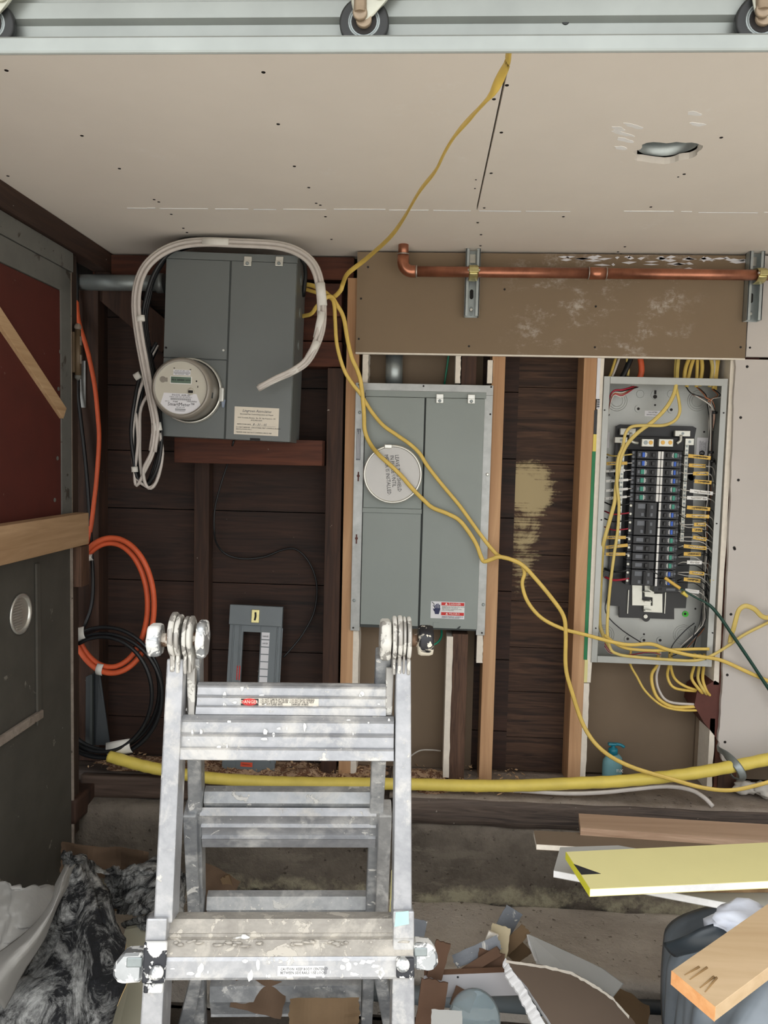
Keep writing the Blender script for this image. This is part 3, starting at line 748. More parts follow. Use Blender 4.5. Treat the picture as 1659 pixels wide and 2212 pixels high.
# ring centre on box: image ring centre ~ (415,846); glass front centre ~ (398,843) at depth
MT=Frame(FA.M@Matrix.Translation((pr.x,0,pr.z)))
sm=thing('smart_meter',MT,'round white electric smart meter with small display on the left grey box','meter')
AX=V((0,-1,0)); O=V((0,0,0))
rg=MB().lathe([(.086,.0),(.090,.004),(.090,.016),(.0865,.020),(.084,.018),(.084,0)],O,AX,48); rg.build('retaining_ring',M['zinc_bright'],sm)
MB().box((.083,-.020,-.026),(.096,-.004,.012),.002).build('ring_latch',M['zinc_bright'],sm)
MB().lathe([(.0008,0),(.006,.001),(.0065,.004),(.004,.022),(.002,.024)],V((.094,-.010,-.018)),V((0,0,-1)),14,sx=1,sy=.3).build('seal_tag',plain('blue_grey_seal',(130,142,160),.4),sm)
MB().lathe([(.080,.012),(.080,.070),(.0785,.080),(.074,.084)],O,AX,48).build('housing',M['meter_glass'],sm)
MB().lathe([(.083,.0),(.082,.068),(.081,.086),(.076,.092),(.0705,.094),(.0705,.0925),(.076,.0905),(.0795,.085),(.0800,.068),(.0810,0)],O,AX,48).build('rim',M['meter_glass'],sm)
FZ=.0885
face=MB().lathe([(.0705,.084),(.0705,FZ)],O,AX,48).build('face',M['meter_face'],sm)
MB().lathe([(.0765,.088),(.0765,.0915),(.0705,.0915),(.0705,.088)],O,AX,48).build('face_bezel',M['shield'],sm)
def fp(u,v_): return (u*.001,-FZ,v_*.001)
def fb(x0,z0,x1,z1,mat,nm,par=face,d=.0008): return MB().box((x0*.001,-FZ-d,z0*.001),(x1*.001,-FZ,z1*.001)).build(nm,M[mat],par)
fb(-22,34,24,48,'paper_white','serial_label',d=.0005)
for i,(s,sz,z) in enumerate((('NVLAP 200 LAB CODE',.0036,45.5),('||||||||||||||||||||||||',.0065,41),('S/N 1006274760   FM2S',.0034,36.2))): text('lettering',s,sz,tm((.001,-FZ-.0006,z*.001)),M['ink'],face,1.1)
fb(-30,11,28,31,'white_paint','display_frame',d=.0006); fb(-28,13,26,29.5,'lcd','display',d=.0012)
text('lettering','88.8  888888  kWh',.0072,tm((0,-FZ-.0014,.021)),M['ink'],face,.9)
for x,z in ((-20,52),(24,50)): fb(x-2,z-1,x+2,z+1,'hole','slot',d=.0006)
MB().lathe([(.0085,0),(.0085,.0006)],V((-.050,-FZ,.021)),AX,18).build('optical_port',M['meter_glass'],face)
fb(-44,15,-37,26,'meter_glass','port_slot',d=.0007)
MB().lathe([(.0022,0),(.0022,.0006)],V((.041,-FZ,.020)),AX,12).build('led',M['hole'],face); fb(44,3,46,8,'hole','slot',d=.0006)
MB().lathe([(.0095,0),(.009,.003),(.006,.003)],V((.027,-FZ,-.008)),AX,18).build('demand_reset',M['meter_face'],face)
MB().box((.0205,-FZ-.004,-.012),(.0335,-FZ-.003,-.005),.001).build('reset_slot',M['hole'],face)
n=14; pts=[(-.046,-.014),(.042,-.014)]+[(.0685*math.cos(a),.0685*math.sin(a)) for a in [math.radians(-38-(i*(104)/n)) for i in range(n+1)]]
lb=MB().prism(pts,-FZ-.0006,-FZ).build('name_label',M['paper_white'],face)
for s,sz,x,z,al in (('FOCUS  AXR-SD',.0068,.001,-.019,'CENTER'),('FORM 2S  CL200  240V  3W  60Hz  Kh 7.2',.0034,.0,-.0238,'CENTER'),('||||||||||||||||||||||||||||||||||',.0062,.0,-.029,'CENTER'),('KYZ 12:1',.003,-.030,-.036,'RIGHT'),('PG&E',.0055,-.014,-.0365,'CENTER'),('1006274760',.0056,.030,-.0345,'CENTER'),('SmartMeter™',.0125,.002,-.0435,'CENTER'),('CAT. NO. 161T',.0036,0,-.0508,'CENTER'),('||||||||||||||||||||||||',.0046,0,-.056,'CENTER'),('FCC ID R7PEG1R1S1',.003,0,-.0605,'CENTER')):
    text('lettering',s,sz,tm((x,-FZ-.0009,z)),M['ink'],lb,1.0,al)
MB().box((.066,-.078,-.022),(.0815,-.068,-.006),.001).build('side_window',M['seam'],sm)
# conduit into the left side of the box
tag(MB().tube([at(168,610,.02),at(355,612,.02)],.0235,20,1).build('conduit',M['conduit']),'grey horizontal conduit entering the left side of the left meter box','conduit')
tag(MB().tube([at(340,612,.02),at(356,612,.02)],.029,20,1).build('conduit_coupling',M['conduit']),'short coupling of the grey conduit against the left meter box','coupling')
# ---------------- flush meter panel (centre)
YBX=-.012
FB,wB,hB=fitF(((768,827),(1069,832),(1044,1372),(757,1363)),YBX)
TB=thing('flush_meter_box',FB,'tall light grey flush meter panel with covered meter socket and danger sticker','electrical box')
def QB(px,py,off=0): return FB.q(px,py,off)
# flange
t_=QB(785,845); r_=QB(1052,1100); l_=QB(787,1100); 
xl0,xl1=0,.027; xr0,xr1=wB-.028,wB
fl=MB().box((0,0,hB-.029),(wB,.0025,hB),.0008); fl.build('flange_top',M['galv_flange'],TB)
MB().box((0,0.0001,0),(.028,.0025,hB-.029),.0008).build('flange_left',M['galv_flange'],TB)
MB().box((wB-.026,0.0001,0),(wB,.0025,hB-.029),.0008).build('flange_right',M['galv_flange'],TB)
MB().box((.026,.002,.012),(wB-.024,.09,hB-.028)).build('enclosure',M['seam'],TB)
c=[QB(*p,-.006) for p in ((788,842),(1048,848),(1036,1361),(779,1350))]
x0b=(c[0].x+c[3].x)/2; x1b=(c[1].x+c[2].x)/2; z1b=(c[0].z+c[1].z)/2; z0b=(c[2].z+c[3].z)/2
xm=QB(912,1100,-.006).x
zc=z1b-.018
MB().box((x0b,-.004,zc),(x1b,.012,z1b),.001).build('top_trim',M['grey_paint'],TB)
MB().box((xm+.0025,-.008,z0b),(x1b-.004,.012,zc-.001),.0015).build('breaker_cover',M['grey_paint'],TB)
zmid=QB(840,1098,-.006).z
MB().box((x0b+.001,-.006,zmid),(xm-.002,.012,zc-.001),.0015).build('meter_cover',M['grey_paint'],TB)
MB().box((x0b,-.009,zmid-.014),(xm-.001,.012,zmid),.001).build('cover_lip',M['grey_paint'],TB)
MB().box((x0b+.001,-.006,z0b+.003),(xm-.003,.012,zmid-.014),.0015).build('lower_cover',M['grey_paint'],TB)
clip(FB,950,862,-.008,TB,1.0); clip(FB,1018,863,-.008,TB,1.0)
def bolt(F,px,py,off,par,mat='zinc_bright',r=.0045,nm='screw'):
    p=F.q(px,py,off); return MB().lathe([(r,0),(r,.002),(r*.6,.003)],V((p.x,off,p.z)),V((0,-1,0)),6 if r>.004 else 10,smooth=False).build(nm,M[mat],par)
for px,py in ((777,891),(765,1297),(1044,1306)): bolt(FB,px,py,0,TB,'conduit',.0050)
for px,py in ((915,834),(776,831),(1061,836),(1059,895),(763,1356),(1041,1367)): bolt(FB,px,py,0,TB,'hole',.0026,'hole')
for px,py,mt in ((774,1028,'maroon'),(770,1163,'maroon'),(1052,1036,'galv_flange'),(1047,1172,'galv_flange')):
    p=QB(px,py,0); m=MB().box((p.x-.002,-.001,p.z-.016),(p.x+.002,0,p.z+.012)); m.lathe([(.0045,0),(.0045,.0011)],V((p.x,0,p.z+(.006 if mt!='maroon' else 0))),V((0,-1,0)),10); m.build('keyhole_slot',M[mt],TB)
p=QB(1052,1026,0); bolt(FB,1053,1025,-.001,TB,'zinc_bright',.0050)
p0=QB(775,926,-.0006); p1=QB(775,994,-.0006)
nl=MB().box((p0.x-.0065,-.0008,p1.z),(p0.x+.0065,0,p0.z)).build('rating_label',M['grey_print'],TB)
for i in range(5): MB().box((p0.x-.005+i*.0022,-.001,p1.z+.004),(p0.x-.0042+i*.0022,-.0008,p0.z-.004-.006*(i%3))).build('print_line',M['paper_white'],nl)
# slot + dimple at the bottom
p=QB(942,1350,-.008); MB().box((p.x-.009,-.0095,p.z-.008),(p.x+.009,-.008,p.z+.008),.0006).build('latch_pad',M['grey_paint'],TB)
p=QB(990,1357,-.008); MB().lathe([(.009,0),(.009,.001)],V((p.x,-.008,p.z)),V((0,-1,0)),18,sx=1,sy=.3).build('drain_slot',M['seam'],TB)
# danger sticker
m,(x0,x1,z0,z1)=quadplate(FB,((931,1299),(1004,1301),(1003,1337),(930,1336)),-.0086,.0006,); ds=m.build('danger_sticker',M['paper_white'],TB); wz=x1-x0; hz=z1-z0
def sb(fx0,fz0,fx1,fz1,mat,nm='print_block',d=.0004): return MB().box((x0+wz*fx0,-.0086-d,z0+hz*fz0),(x0+wz*fx1,-.0086,z0+hz*fz1)).build(nm,M[mat],ds)
sb(.31,.78,.985,.96,'red_print','red_band'); sb(.31,.20,.985,.38,'red_print','red_band'); sb(.31,.42,.985,.77,'white_paint'); 
text('lettering','▲ DANGER',.0085,tm((x0+wz*.65,-.0093,z0+hz*.87)),M['white_paint'],ds,1.05); text('lettering','▲ PELIGRO',.0082,tm((x0+wz*.65,-.0093,z0+hz*.29)),M['white_paint'],ds,1.0)
for z_,s in ((.71,'HAZARDOUS VOLTAGE. WILL CAUSE'),(.64,'SEVERE INJURY OR DEATH.'),(.57,'Turn off power supplying this device'),(.50,'before working inside.'),(.13,'TENSION PELIGROSA. CAUSARA LA'),(.06,'MUERTE O LESIONES GRAVES.')):
    text('lettering',s,.0043,tm((x0+wz*.33,-.0093,z0+hz*z_)),M['ink_soft'],ds,.92,'LEFT')
# hand and flash
hx=x0+wz*.18; hz0=z0+hz*.33
hm=MB(); hm.prism([(hx-.008,hz0+.008),(hx-.005,hz0-.004),(hx+.006,hz0-.004),(hx+.010,hz0+.010),(hx+.010,hz0+.014),(hx-.007,hz0+.014)],-.0092,-.0086)
for i,L in enumerate((.010,.013,.014,.011)): hm.prism([(hx-.007+i*.0043,hz0+.0135),(hx-.004+i*.0043,hz0+.0135),(hx-.004+i*.0043,hz0+.0135+L),(hx-.007+i*.0043,hz0+.0135+L)],-.0092,-.0086)
hm.prism([(hx-.008,hz0+.004),(hx-.012,hz0+.012),(hx-.010,hz0+.013),(hx-.006,hz0+.009)],-.0092,-.0086)
hm.build('hand_symbol',M['navy_print'],ds)
MB().tube([V((hx-.015,-.009,hz0+.032)),V((hx-.008,-.009,hz0+.026)),V((hx-.011,-.009,hz0+.021)),V((hx-.006,-.009,hz0+.016))],.0010,5,1).build('arc_symbol',M['ink'],ds)
# meter socket shield
p=QB(849,1024,0); 
MSF=Frame(FB.M@Matrix.Translation((p.x,0,p.z)))
sh=thing('meter_shield',MSF,'round silver cover held by a ring over the empty meter socket','socket cover')
Rr=.0835
MB().lathe([(.080,.006),(.082,.030),(.0815,.032)],O,AX,48).build('collar',M['shield'],sh)
MB().lathe([(.0775,.030),(.0795,.0375),(.084,.0375),(.086,.033),(.086,.018),(.083,.015)],O,AX,56).build('retaining_ring',M['zinc_bright'],sh)
disc=MB().lathe([(.0785,.030),(.0785,.0335)],O,AX,48).build('disc',M['shield'],sh)
MB().box((-.026,-.040,.074),(-.004,-.030,.086),.002).build('ring_latch',M['zinc_bright'],sh)
for i,(s,dx) in enumerate((('LEAVE THIS SHIELD',.016),('IN PLACE UNTIL',.001),('METER IS INSTALLED.',-.014))):
    text('lettering',s,.0158,tm((dx,-.0338,.001+[.002,.008,-.004][i]),math.radians(84)),M['ink'],disc,.80)
# conduit above
tag(MB().tube([at(852,764,.045),at(851,835,.045)],.0255,20,1).build('conduit',M['galv']),'galvanised conduit dropping into the top of the flush meter panel','conduit')
# ---------------- breaker panel (right)
YP=-.004
FP,wP,hP=fitF(((1303,811),(1569,820),(1540,1441),(1279,1430)),YP)
TP=thing('breaker_panel',FP,'open zinc breaker panel full of black breakers and labelled wires','electrical panel')
def QP(px,py,off=0): return FP.q(px,py,off)
BD=.088
bp=MB().box((0,BD,0),(wP,BD+.003,hP)).build('back_plate',M['panel_zinc'],TP)
MB().box((0,0,0),(.002,BD,hP)).build('side_wall',M['panel_zinc'],TP); MB().box((wP-.002,0,0),(wP,BD,hP)).build('side_wall',M['panel_zinc'],TP)
MB().box((0,0,hP-.002),(wP,BD,hP)).build('end_wall',M['panel_zinc'],TP); MB().box((0,0,0),(wP,BD,.002)).build('end_wall',M['panel_zinc'],TP)
L_=.017
MB().box((0,-.002,0),(L_,0,hP),.0006).build('front_lip',M['panel_zinc'],TP); MB().box((wP-L_,-.002,0),(wP,0,hP),.0006).build('front_lip',M['panel_zinc'],TP)
MB().box((L_+.0005,-.003,hP-.021),(wP-.011,0,hP-.001),.0006).build('front_lip',M['panel_zinc'],TP); MB().box((L_+.0005,-.003,.001),(wP-.011,0,.020),.0006).build('front_lip',M['panel_zinc'],TP)
for px,py in ((1306,886),(1299,1123),(1287,1357),(1563,892),(1548,1131),(1539,1367)): bolt(FP,px,py,-.002,TP,'hole',.0021,'hole')
def disc_(px,py,r,off,mat,nm,par=None,h=.001,n=24,r2=None):
    p=QP(px,py,off); m=MB()
    prof=[(r,0),(r,h)] if r2 is None else [(r,0),(r-.0004,h),(r2+.0004,h),(r2,0)]
    m.lathe(prof,V((p.x,off,p.z)),AX,n,closed=r2 is not None); return m.build(nm,M[mat],par or TP)
# knockouts rings, keyholes, bosses on the back plate
for px,py in ((1333,866),(1507,866),(1305,1371),(1476,1371)):
    for r in (.031,.025,.018): disc_(px,py,r,BD,'panel_zinc','knockout_ring',h=.0012,r2=r-.0018)
for px,py in ((1450,851),(1383,851)): disc_(px,py,.012,BD,'panel_zinc','knockout_ring',h=.001,r2=.0105)
disc_(1417,853,.015,BD,'panel_zinc','keyhole_boss',h=.002); disc_(1415,857,.006,BD-.002,'hole','keyhole',h=.0005); 
p=QP(1415,849,BD); MB().box((p.x-.0032,BD-.0026,p.z-.004),(p.x+.0032,BD-.002,p.z+.008)).build('keyhole',M['hole'],TP)
for px,py in ((1379,883),(1450,885),(1356,1380),(1426,1383),(1391,1383)): 
    disc_(px,py,.011,BD,'panel_zinc','boss',h=.003); disc_(px,py,.0042,BD-.003,'hole','boss_hole',h=.0004)
for px,py in ((1415,875),(1521,933),(1315,896),(1311,988),(1391,1370),(1502,1315),(1420,828)): disc_(px,py,.003,BD,'hole','hole',h=.0006,n=12)
# paper labels in the panel
def plabel(c,off,mat,nm='panel_label'): 
    m,b=quadplate(FP,c,off,.0005); return m.build(nm,M[mat],TP),b
ul,(x0,x1,z0,z1)=plabel(((1393,887),(1429,888),(1428,900),(1392,899)),BD-.001,'paper_white')
text('lettering','UL LISTED',.006,tm(((x0+x1)/2,BD-.0016,z1-.005)),M['ink'],ul); text('lettering','ENCLOSED PANELBOARD',.0032,tm(((x0+x1)/2,BD-.0016,z1-.012)),M['ink_soft'],ul)
rl,(x0,x1,z0,z1)=plabel(((1505,945),(1531,946),(1530,988),(1504,987)),BD-.001,'paper_white')
text('lettering','TORQUE NEUTRAL\nAND LINE LUGS\nTIGHTEN TO 25 LB-IN\nCOPPER ALUMINUM\nWIRE BINDING SCREW',.0042,tm(((x0+x1)/2,BD-.0016,(z0*.45+z1*.55)),math.radians(90)),M['ink_soft'],rl,.8)
p=QP(1516,979,BD); MB().lathe([(.0085,0),(.0085,.0005)],V((p.x,BD-.001,p.z)),AX,20).build('seal_print',M['ink'],rl); text('lettering','PC',.007,tm((p.x,BD-.0022,p.z)),M['paper_white'],rl)
plabel(((1310,934),(1317,934),(1316,968),(1309,968)),BD-.001,'paper_white')
disc_(1480,1326,.009,BD,'green_screw','bonding_screw',h=.004); disc_(1480,1326,.0045,BD-.004,'hole','bonding_screw_slot',h=.0004,n=5)
# interior black carrier
poly=[(1331,921),(1338,917),(1495,921),(1503,925),(1499,945),(1494,1150),(1480,1313),(1455,1313),(1455,1337),(1337,1333),(1337,1309),(1312,1307),(1318,1150),(1330,945)]
pts=[QP(x,y,.072) for x,y in poly]; MB().prism([(q.x,q.z) for q in pts],.066,.078).build('carrier',M['black_plastic'],TP)
poly=[(1350,941),(1478,945),(1476,975),(1350,972)]
pts=[QP(x,y,.05) for x,y in poly]; MB().prism([(q.x,q.z) for q in pts],.045,.066,.002).build('lug_base',M['black_soft'],TP)
# neutral bars
for x_,y0,y1 in ((1343,955,1175),(1482,960,1170)):
    a=QP(x_,y0,.055); b_=QP(x_-6 if x_<1400 else x_-10,y1,.055); MB().box(((a.x+b_.x)/2-.0055,.048,b_.z),((a.x+b_.x)/2+.0055,.066,a.z),.001).build('neutral_bar',M['bus'],TP)
    nb=MB(); k=24
    for i in range(k): nb.lathe([(.0032,0),(.0030,.002)],V(((a.x+b_.x)/2,.048,b_.z+(a.z-b_.z)*(i+.5)/k)),AX,8)
    nb.build('neutral_bar_screws',M['conduit'],TP)
# lugs and links
def pbox(x0p,y0p,x1p,y1p,o0,o1,mat,nm,bev=.001,par=None):
    a=QP(x0p,y0p,o0); b_=QP(x1p,y1p,o0); return MB().box((a.x,o0,b_.z),(b_.x,o1,a.z),bev).build(nm,M[mat],par or TP)
for a_ in ((1387,948,1412,965),(1424,948,1454,965)):
    lg=pbox(*a_,.030,.050,'bus','main_lug')
    for px in ((a_[0]+8,a_[2]-6)): 
        p=QP(px,956,.03); MB().lathe([(.0062,0),(.0058,.001)],V((p.x,.030,p.z)),AX,16).build('lug_screw',M['conduit' if px in (a_[0]+8,) and a_[0]<1400 else 'brass'],lg)
for a_ in ((1341,925,1373,940),(1459,930,1491,943),(1329,944,1355,957),(1481,947,1499,962)):
    lg=pbox(*a_,.040,.055,'bus','neutral_lug')
    p=QP((a_[0]+a_[2])/2,(a_[1]+a_[3])/2,.04); MB().lathe([(.004,0),(.004,.001)],V((p.x,.040,p.z)),AX,12).build('lug_screw',M['conduit'],lg)
MB().tube([QP(1363,935,.04),QP(1362,950,.038),QP(1370,956,.038),QP(1378,957,.042)],.0045,8,4).build('link_strap',M['bus'],TP)
MB().tube([QP(1471,940,.04),QP(1470,952,.038),QP(1462,958,.04)],.0045,8,4).build('link_strap',M['bus'],TP)
# breakers
zr0=QP(1420,974.5,.01).z; xL0=QP(1367,1000,.01).x; xMid=QP(1427.5,1000,.01).x; xR1=QP(1476,1000,.01).x
PITCH=(QP(1420,974.5,.01).z-QP(1412,1263,.01).z)/15.75
rb=random.Random(4)
def breaker(row,side,kind,button=None):
    z1=zr0-row*PITCH; z0=z1-PITCH+.0012
    if side=='L': xa,xb=xL0,xMid-.001; s=1
    else: xa,xb=xMid+.001,xR1; s=-1
    wd_=xb-xa
    def X(f): return xa+wd_*f if s>0 else xb-wd_*f      # f: 0 at the outside, 1 at the middle of the panel
    Y0=.012
    n_rows=2 if kind=='double' else 1
    z0=z1-PITCH*n_rows+.0012
    m=MB(); m.box((xa,Y0+.014,z0),(xb,.066,z1),.0008)
    m.box((X(.16),Y0,z0+.0006),(X(.965),Y0+.015,z1-.0006),.0012)
    b_=m.build('breaker',M['breaker'],TP)
    def bb(f0,f1,h0,h1,d,mat,nm,y=Y0): return MB().box((X(f0),y-d,z0+(z1-z0)*h0),(X(f1),y+.001,z0+(z1-z0)*h1),.0004).build(nm,M[mat],b_)
    if kind=='afci':
        bb(.905,1.0,.03,.97,.0015,'white_paint','white_end')
        bb(.60,.83,.14,.86,.0006,'black_soft','window'); bb(.68,.77,.30,.70,.008,'black_plastic','handle')
        bb(.44,.47,.22,.82,.0004,'white_paint','print'); bb(.49,.51,.30,.74,.0004,'white_paint','print')
        bb(.33 if button=='blue_button' else .30,.42,.24,.80,.004,button,'test_button'); bb(.20,.28,.3,.7,.0004,'grey_print','print')
    elif kind=='single':
        bb(.27,.52,.28,.74,.0005,'grey_print','print'); bb(.54,.77,.14,.86,.0006,'black_soft','window'); bb(.60,.70,.28,.72,.008,'black_plastic','handle')
    else:
        bb(.27,.54,.60,.88,.0005,'grey_print','print'); bb(.40,.50,.14,.34,.0005,'grey_print','print'); bb(.56,.66,.10,.90,.009,'black_soft','handle'); bb(.74,.82,.60,.80,.0005,'grey_print','print'); bb(.74,.82,.14,.34,.0005,'grey_print','print')
    # terminal screws
    for k in range(n_rows*(2 if (kind=='afci' and side=='L') else 1)):
        kk=n_rows*(2 if (kind=='afci' and side=='L') else 1)
        zz=z1-(z1-z0)*(k+.5)/kk
        MB().lathe([(.0048 if kk>1 or kind!='afci' else .004,0),(.0045,.002),(.002,.0022)],V((X(.06),Y0+.014,zz)),AX,10).build('terminal_screw',M['bus' if kind!='afci' else 'grey_print'],b_)
    return b_
for r in range(6): breaker(r,'L','afci','blue_button' if r<2 else 'teal_button')
for r in (6,8): breaker(r,'L','double')
for r in (10,11,12,13): breaker(r,'L','single')
breaker(14,'L','double')
for r in range(16): breaker(r,'R','afci','teal_button' if r in (0,4,5,6,10,11,12,13) else 'blue_button')
# loose last breaker, bus stabs, lower carrier
a=QP(1413,1265,.02); b_=QP(1466,1281,.02); o=MB().box((a.x,.022,b_.z),(b_.x,.062,a.z),.001).build('breaker',M['breaker'],TP)
MB().box((a.x+.014,.021,b_.z+.005),(a.x+.024,.023,a.z-.006)).build('window',M['black_soft'],o); MB().box((a.x+.036,.021,b_.z+.006),(b_.x-.01,.023,a.z-.007)).build('print',M['grey_print'],o)
for poly in ([(1365,1262),(1386,1262),(1386,1296),(1405,1296),(1405,1308),(1365,1307)],[(1392,1262),(1412,1262),(1412,1282),(1430,1282),(1430,1323),(1390,1321),(1390,1308),(1409,1308),(1409,1290),(1392,1288)]):
    q_=[QP(x,y,.062) for x,y in poly]; MB().prism([(c_.x,c_.z) for c_ in q_],.058,.066).build('bus_plate',M['bus'],TP)
for px,py in ((1397,1278),(1397,1298),(1398,1317)):
    p=QP(px,py,.05); MB().box((p.x-.010,.036,p.z-.002),(p.x+.010,.060,p.z+.001)).build('bus_stab',M['bus'],TP)
for px in (1357,1437):
    p=QP(px,1300,.06); MB().box((p.x-.0012,.060,p.z-.036),(p.x+.0012,.066,p.z+.036)).build('mounting_rail',M['bus'],TP)
p=QP(1395,1332,.06); MB().lathe([(.0065,0),(.006,.005)],V((p.x,.066,p.z)),AX,14).build('hold_screw',M['bus'],TP)
disc_(1395,1334,.012,.072,'black_plastic','mounting_ear',h=.004)
for px,py in ((1321,1022),(1493,1030),(1309,1240)): disc_(px,py,.011,.070,'black_plastic','mounting_ear',h=.004)
# labelled wires right
def wire(pts,mat,nm='wire',r=.0014,par=None,sm=4): return MB().tube([QP(*p) for p in pts],r,6,sm).build(nm,M[mat],par or TP)
rl_=[(987,'Family Rm 2 lts','y',1487,1535,5),(1006,'DISHWASHER','y',1488,1524,2),(1023,'DISPOSAL','y',1497,1530,0),(1041,'Kit GFCI','y',1500,1537,3),(1063,'Living Room 2 B','w',1490,1540,6),(1076,'HALLWAY  Lts','w',1484,1528,2),(1098,'Living Room 2 Low','y',1484,1534,4),(1115,'Kit  GFCI','y',1482,1532,2),(1133,'FRIDGE','y',1499,1525,0),(1145,'HOOD','y',1495,1517,0),(1163,'BEDRM','y',1497,1526,5),(1182,'DINING Room','y',1477,1526,5),(1197,'BEDROOM','y',1477,1514,1),(1215,'Kit  Lts','w',1484,1516,1),(1238,'WASHER','y',1489,1521,3),(1253,'GARAGE GFCI','y',1477,1513,4),(1277,'','w',1480,1510,4)]
for i,(y,s,c_,xa_,xb_,dy) in enumerate(rl_):
    zrow=QP(1478,y,.02)
    yy=y-dy/2
    rowx=QP(1474,974+i*18.2+8,.03)
    end=(xb_+18 if xb_<1530 else xb_+10, y+rb.uniform(6,24), .045)
    wire([(1472-i*.6,974+i*18.1+9,.03),(1480-i*.5,yy,.012),(xa_,yy,.008),(xb_,y+dy/2,.010),end,(end[0]+2,y+50,.07)],'white_wire' if i%3 else 'black_cable')
    if i>6: wire([(1472-i*.6,974+i*18.1+12,.034),(1484,y+6,.02),(xb_-8,y+9,.018),(end[0]-3,y+34,.05),(end[0]-6,y+70,.07)],'black_cable' if i%2 else 'white_wire')
    A=QP(xa_,yy,.006); B=QP(xb_,y+dy/2,.008); d=(B-A); ang=math.atan2(-d.z,d.x)
    lb=MB().beam(A,B,.0105,.0010,V((0,1,0)))
    lo=lb.build('wire_label',M['tape_yellow' if c_=='y' else 'white_paint'],TP)
    if s: text('lettering',s,.0086,tm((A+B)/2+V((0,0,0)) if False else (A+B)/2-V((0,.0009,0)),ang) ,M['ink'],lo,min(1.1,d.length/(len(s)*.0052)),shear=.25)
ll_=[(1001,'LAUNDRY GFCI','y',1310,1355,-1),(1017,'KITCHEN 2','w',1309,1350,-2),(1038,'# STUDY A2','w',1309,1357,-3),(1058,'FURNACE 2','w',1309,1356,-4),(1075,'LAUNDRY 3','w',1308,1354,-4),(1161,'BATH 1 GFI','y',1307,1352,0),(1180,'BATH  LOW 3','y',1308,1356,-5),(1197,'BED 2 LOW','y',1309,1351,0)]
for y,s,c_,xa_,xb_,dy in ll_:
    A=QP(xa_,y-dy/2,.03); B=QP(xb_,y+dy/2,.022); d=B-A; ang=math.atan2(-d.z,d.x)
    wire([(xa_-6,y+3,.06),(xa_,y-dy/2,.032),(xb_,y+dy/2,.024),(1367-(y-1000)*.03,y+dy,.028)],'white_wire')
    if c_=='y': lo=MB().beam(A,B,.0095,.001,V((0,1,0))).build('wire_label',M['tape_yellow'],TP)
    else: lo=MB().beam(A,B,.0072,.001,V((0,1,0))).build('wire_label',M['white_paint'],TP)
    text('lettering',s,.0078,tm((A+B)/2-V((0,.0009,0)),ang),M['ink'],lo,min(1.0,d.length/(len(s)*.0052)),shear=.25)
for y,mt,r_ in ((1089,'black_cable',.0022),(1108,'red_wire',.0024),(1124,'black_cable',.0022),(1142,'red_wire',.0022),(1232,'black_cable',.0034),(1250,'red_wire',.0036),(982,'pale_yellow_cable',.0024)):
    wire([(1306,y-(4 if y>1000 else 2),.07),(1325,y+3,.045),(1350,y+1,.03),(1366-(y-1000)*.03,y-1,.028)],mt,r=r_)
# wire bundles up the right flank
for i in range(11):
    x0_=1538+rb.uniform(-6,4); o_=.03+rb.uniform(0,.045); mt=['black_cable','white_wire','copper_wire','white_wire','black_cable','white_wire','copper_wire','black_cable','white_wire','black_cable','white_wire'][i]
    P=[(1540-i*1.2+rb.uniform(-2,2),868+rb.uniform(-6,6),o_)]
    for y in range(910,1390,40): P.append((x0_-(y-900)*.040+rb.uniform(-1.6,1.6)*(1 if y<1100 else 2),y,o_))
    P.append((x0_-34-rb.uniform(0,40),1398+rb.uniform(-4,8),o_))
    wire(P,mt,r=.0015,sm=3)
# fan from the cable ends at the top right into the bundle
for i,(xs_,ys_) in enumerate(((1482,836),(1484,838),(1505,836),(1509,838),(1514,840),(1538,840),(1541,840),(1546,842),(1486,841),(1512,842))):
    wire([(xs_,ys_,.05),(xs_+14+rb.uniform(-2,2),ys_+14,.035),(1529+i,868+rb.uniform(-5,5),.03),(1539+i*.7,888+i,.035),(1540,930,.05)],['black_cable','white_wire','copper_wire'][i%3],r=.0017)
for i in range(6):
    wire([(1366+rb.uniform(-2,14),835+rb.uniform(-3,3),.05),(1345,842+i*3,.03),(1325,845+i*2,.03),(1314,870+i*5,.045),(1309,920,.06),(1306,1000,.07)],['red_wire','black_cable','white_wire','copper_wire','red_wire','white_wire'][i],r=.0016 if i else .003)
for i in range(5):
    wire([(1306,1390+i*2,.05),(1320,1408+i,.04),(1360,1413+rb.uniform(-2,3),.04),(1400,1410+rb.uniform(-3,3),.04),(1428,1414,.04)],['red_wire','white_wire','black_cable','red_wire','white_wire'][i],r=.0013)
wire([(1328,1255,.07),(1309,1300,.06),(1312,1330,.05),(1345,1362,.04),(1385,1388,.05)],'black_cable',r=.0017)
wire([(1500,1346,.04),(1480,1362,.035),(1455,1390,.03),(1446,1412,.03)],'black_cable',r=.0015); wire([(1502,1352,.04),(1495,1380,.03),(1470,1408,.03),(1450,1418,.03)],'black_cable',r=.0015)
wire([(1531,1185,.02),(1545,1205,.012),(1543,1230,.012),(1537,1250,.012)],'white_wire',r=.0016)
p=QP(1539,1258,.0); MB().lathe([(.0075,0),(.0065,.006),(.0045,.016),(.003,.02)],QP(1539,1252,.005),V((0,0,-1)),12).build('wire_connector',M['yellow_pipe'],TP)
for px,py in ((1544,891),(1536,977),(1539,996)): MB().tube([QP(px-5,py,.025),QP(px+5,py,.025)],.004,8,1).build('cable_tie',M['black_plastic'],TP)
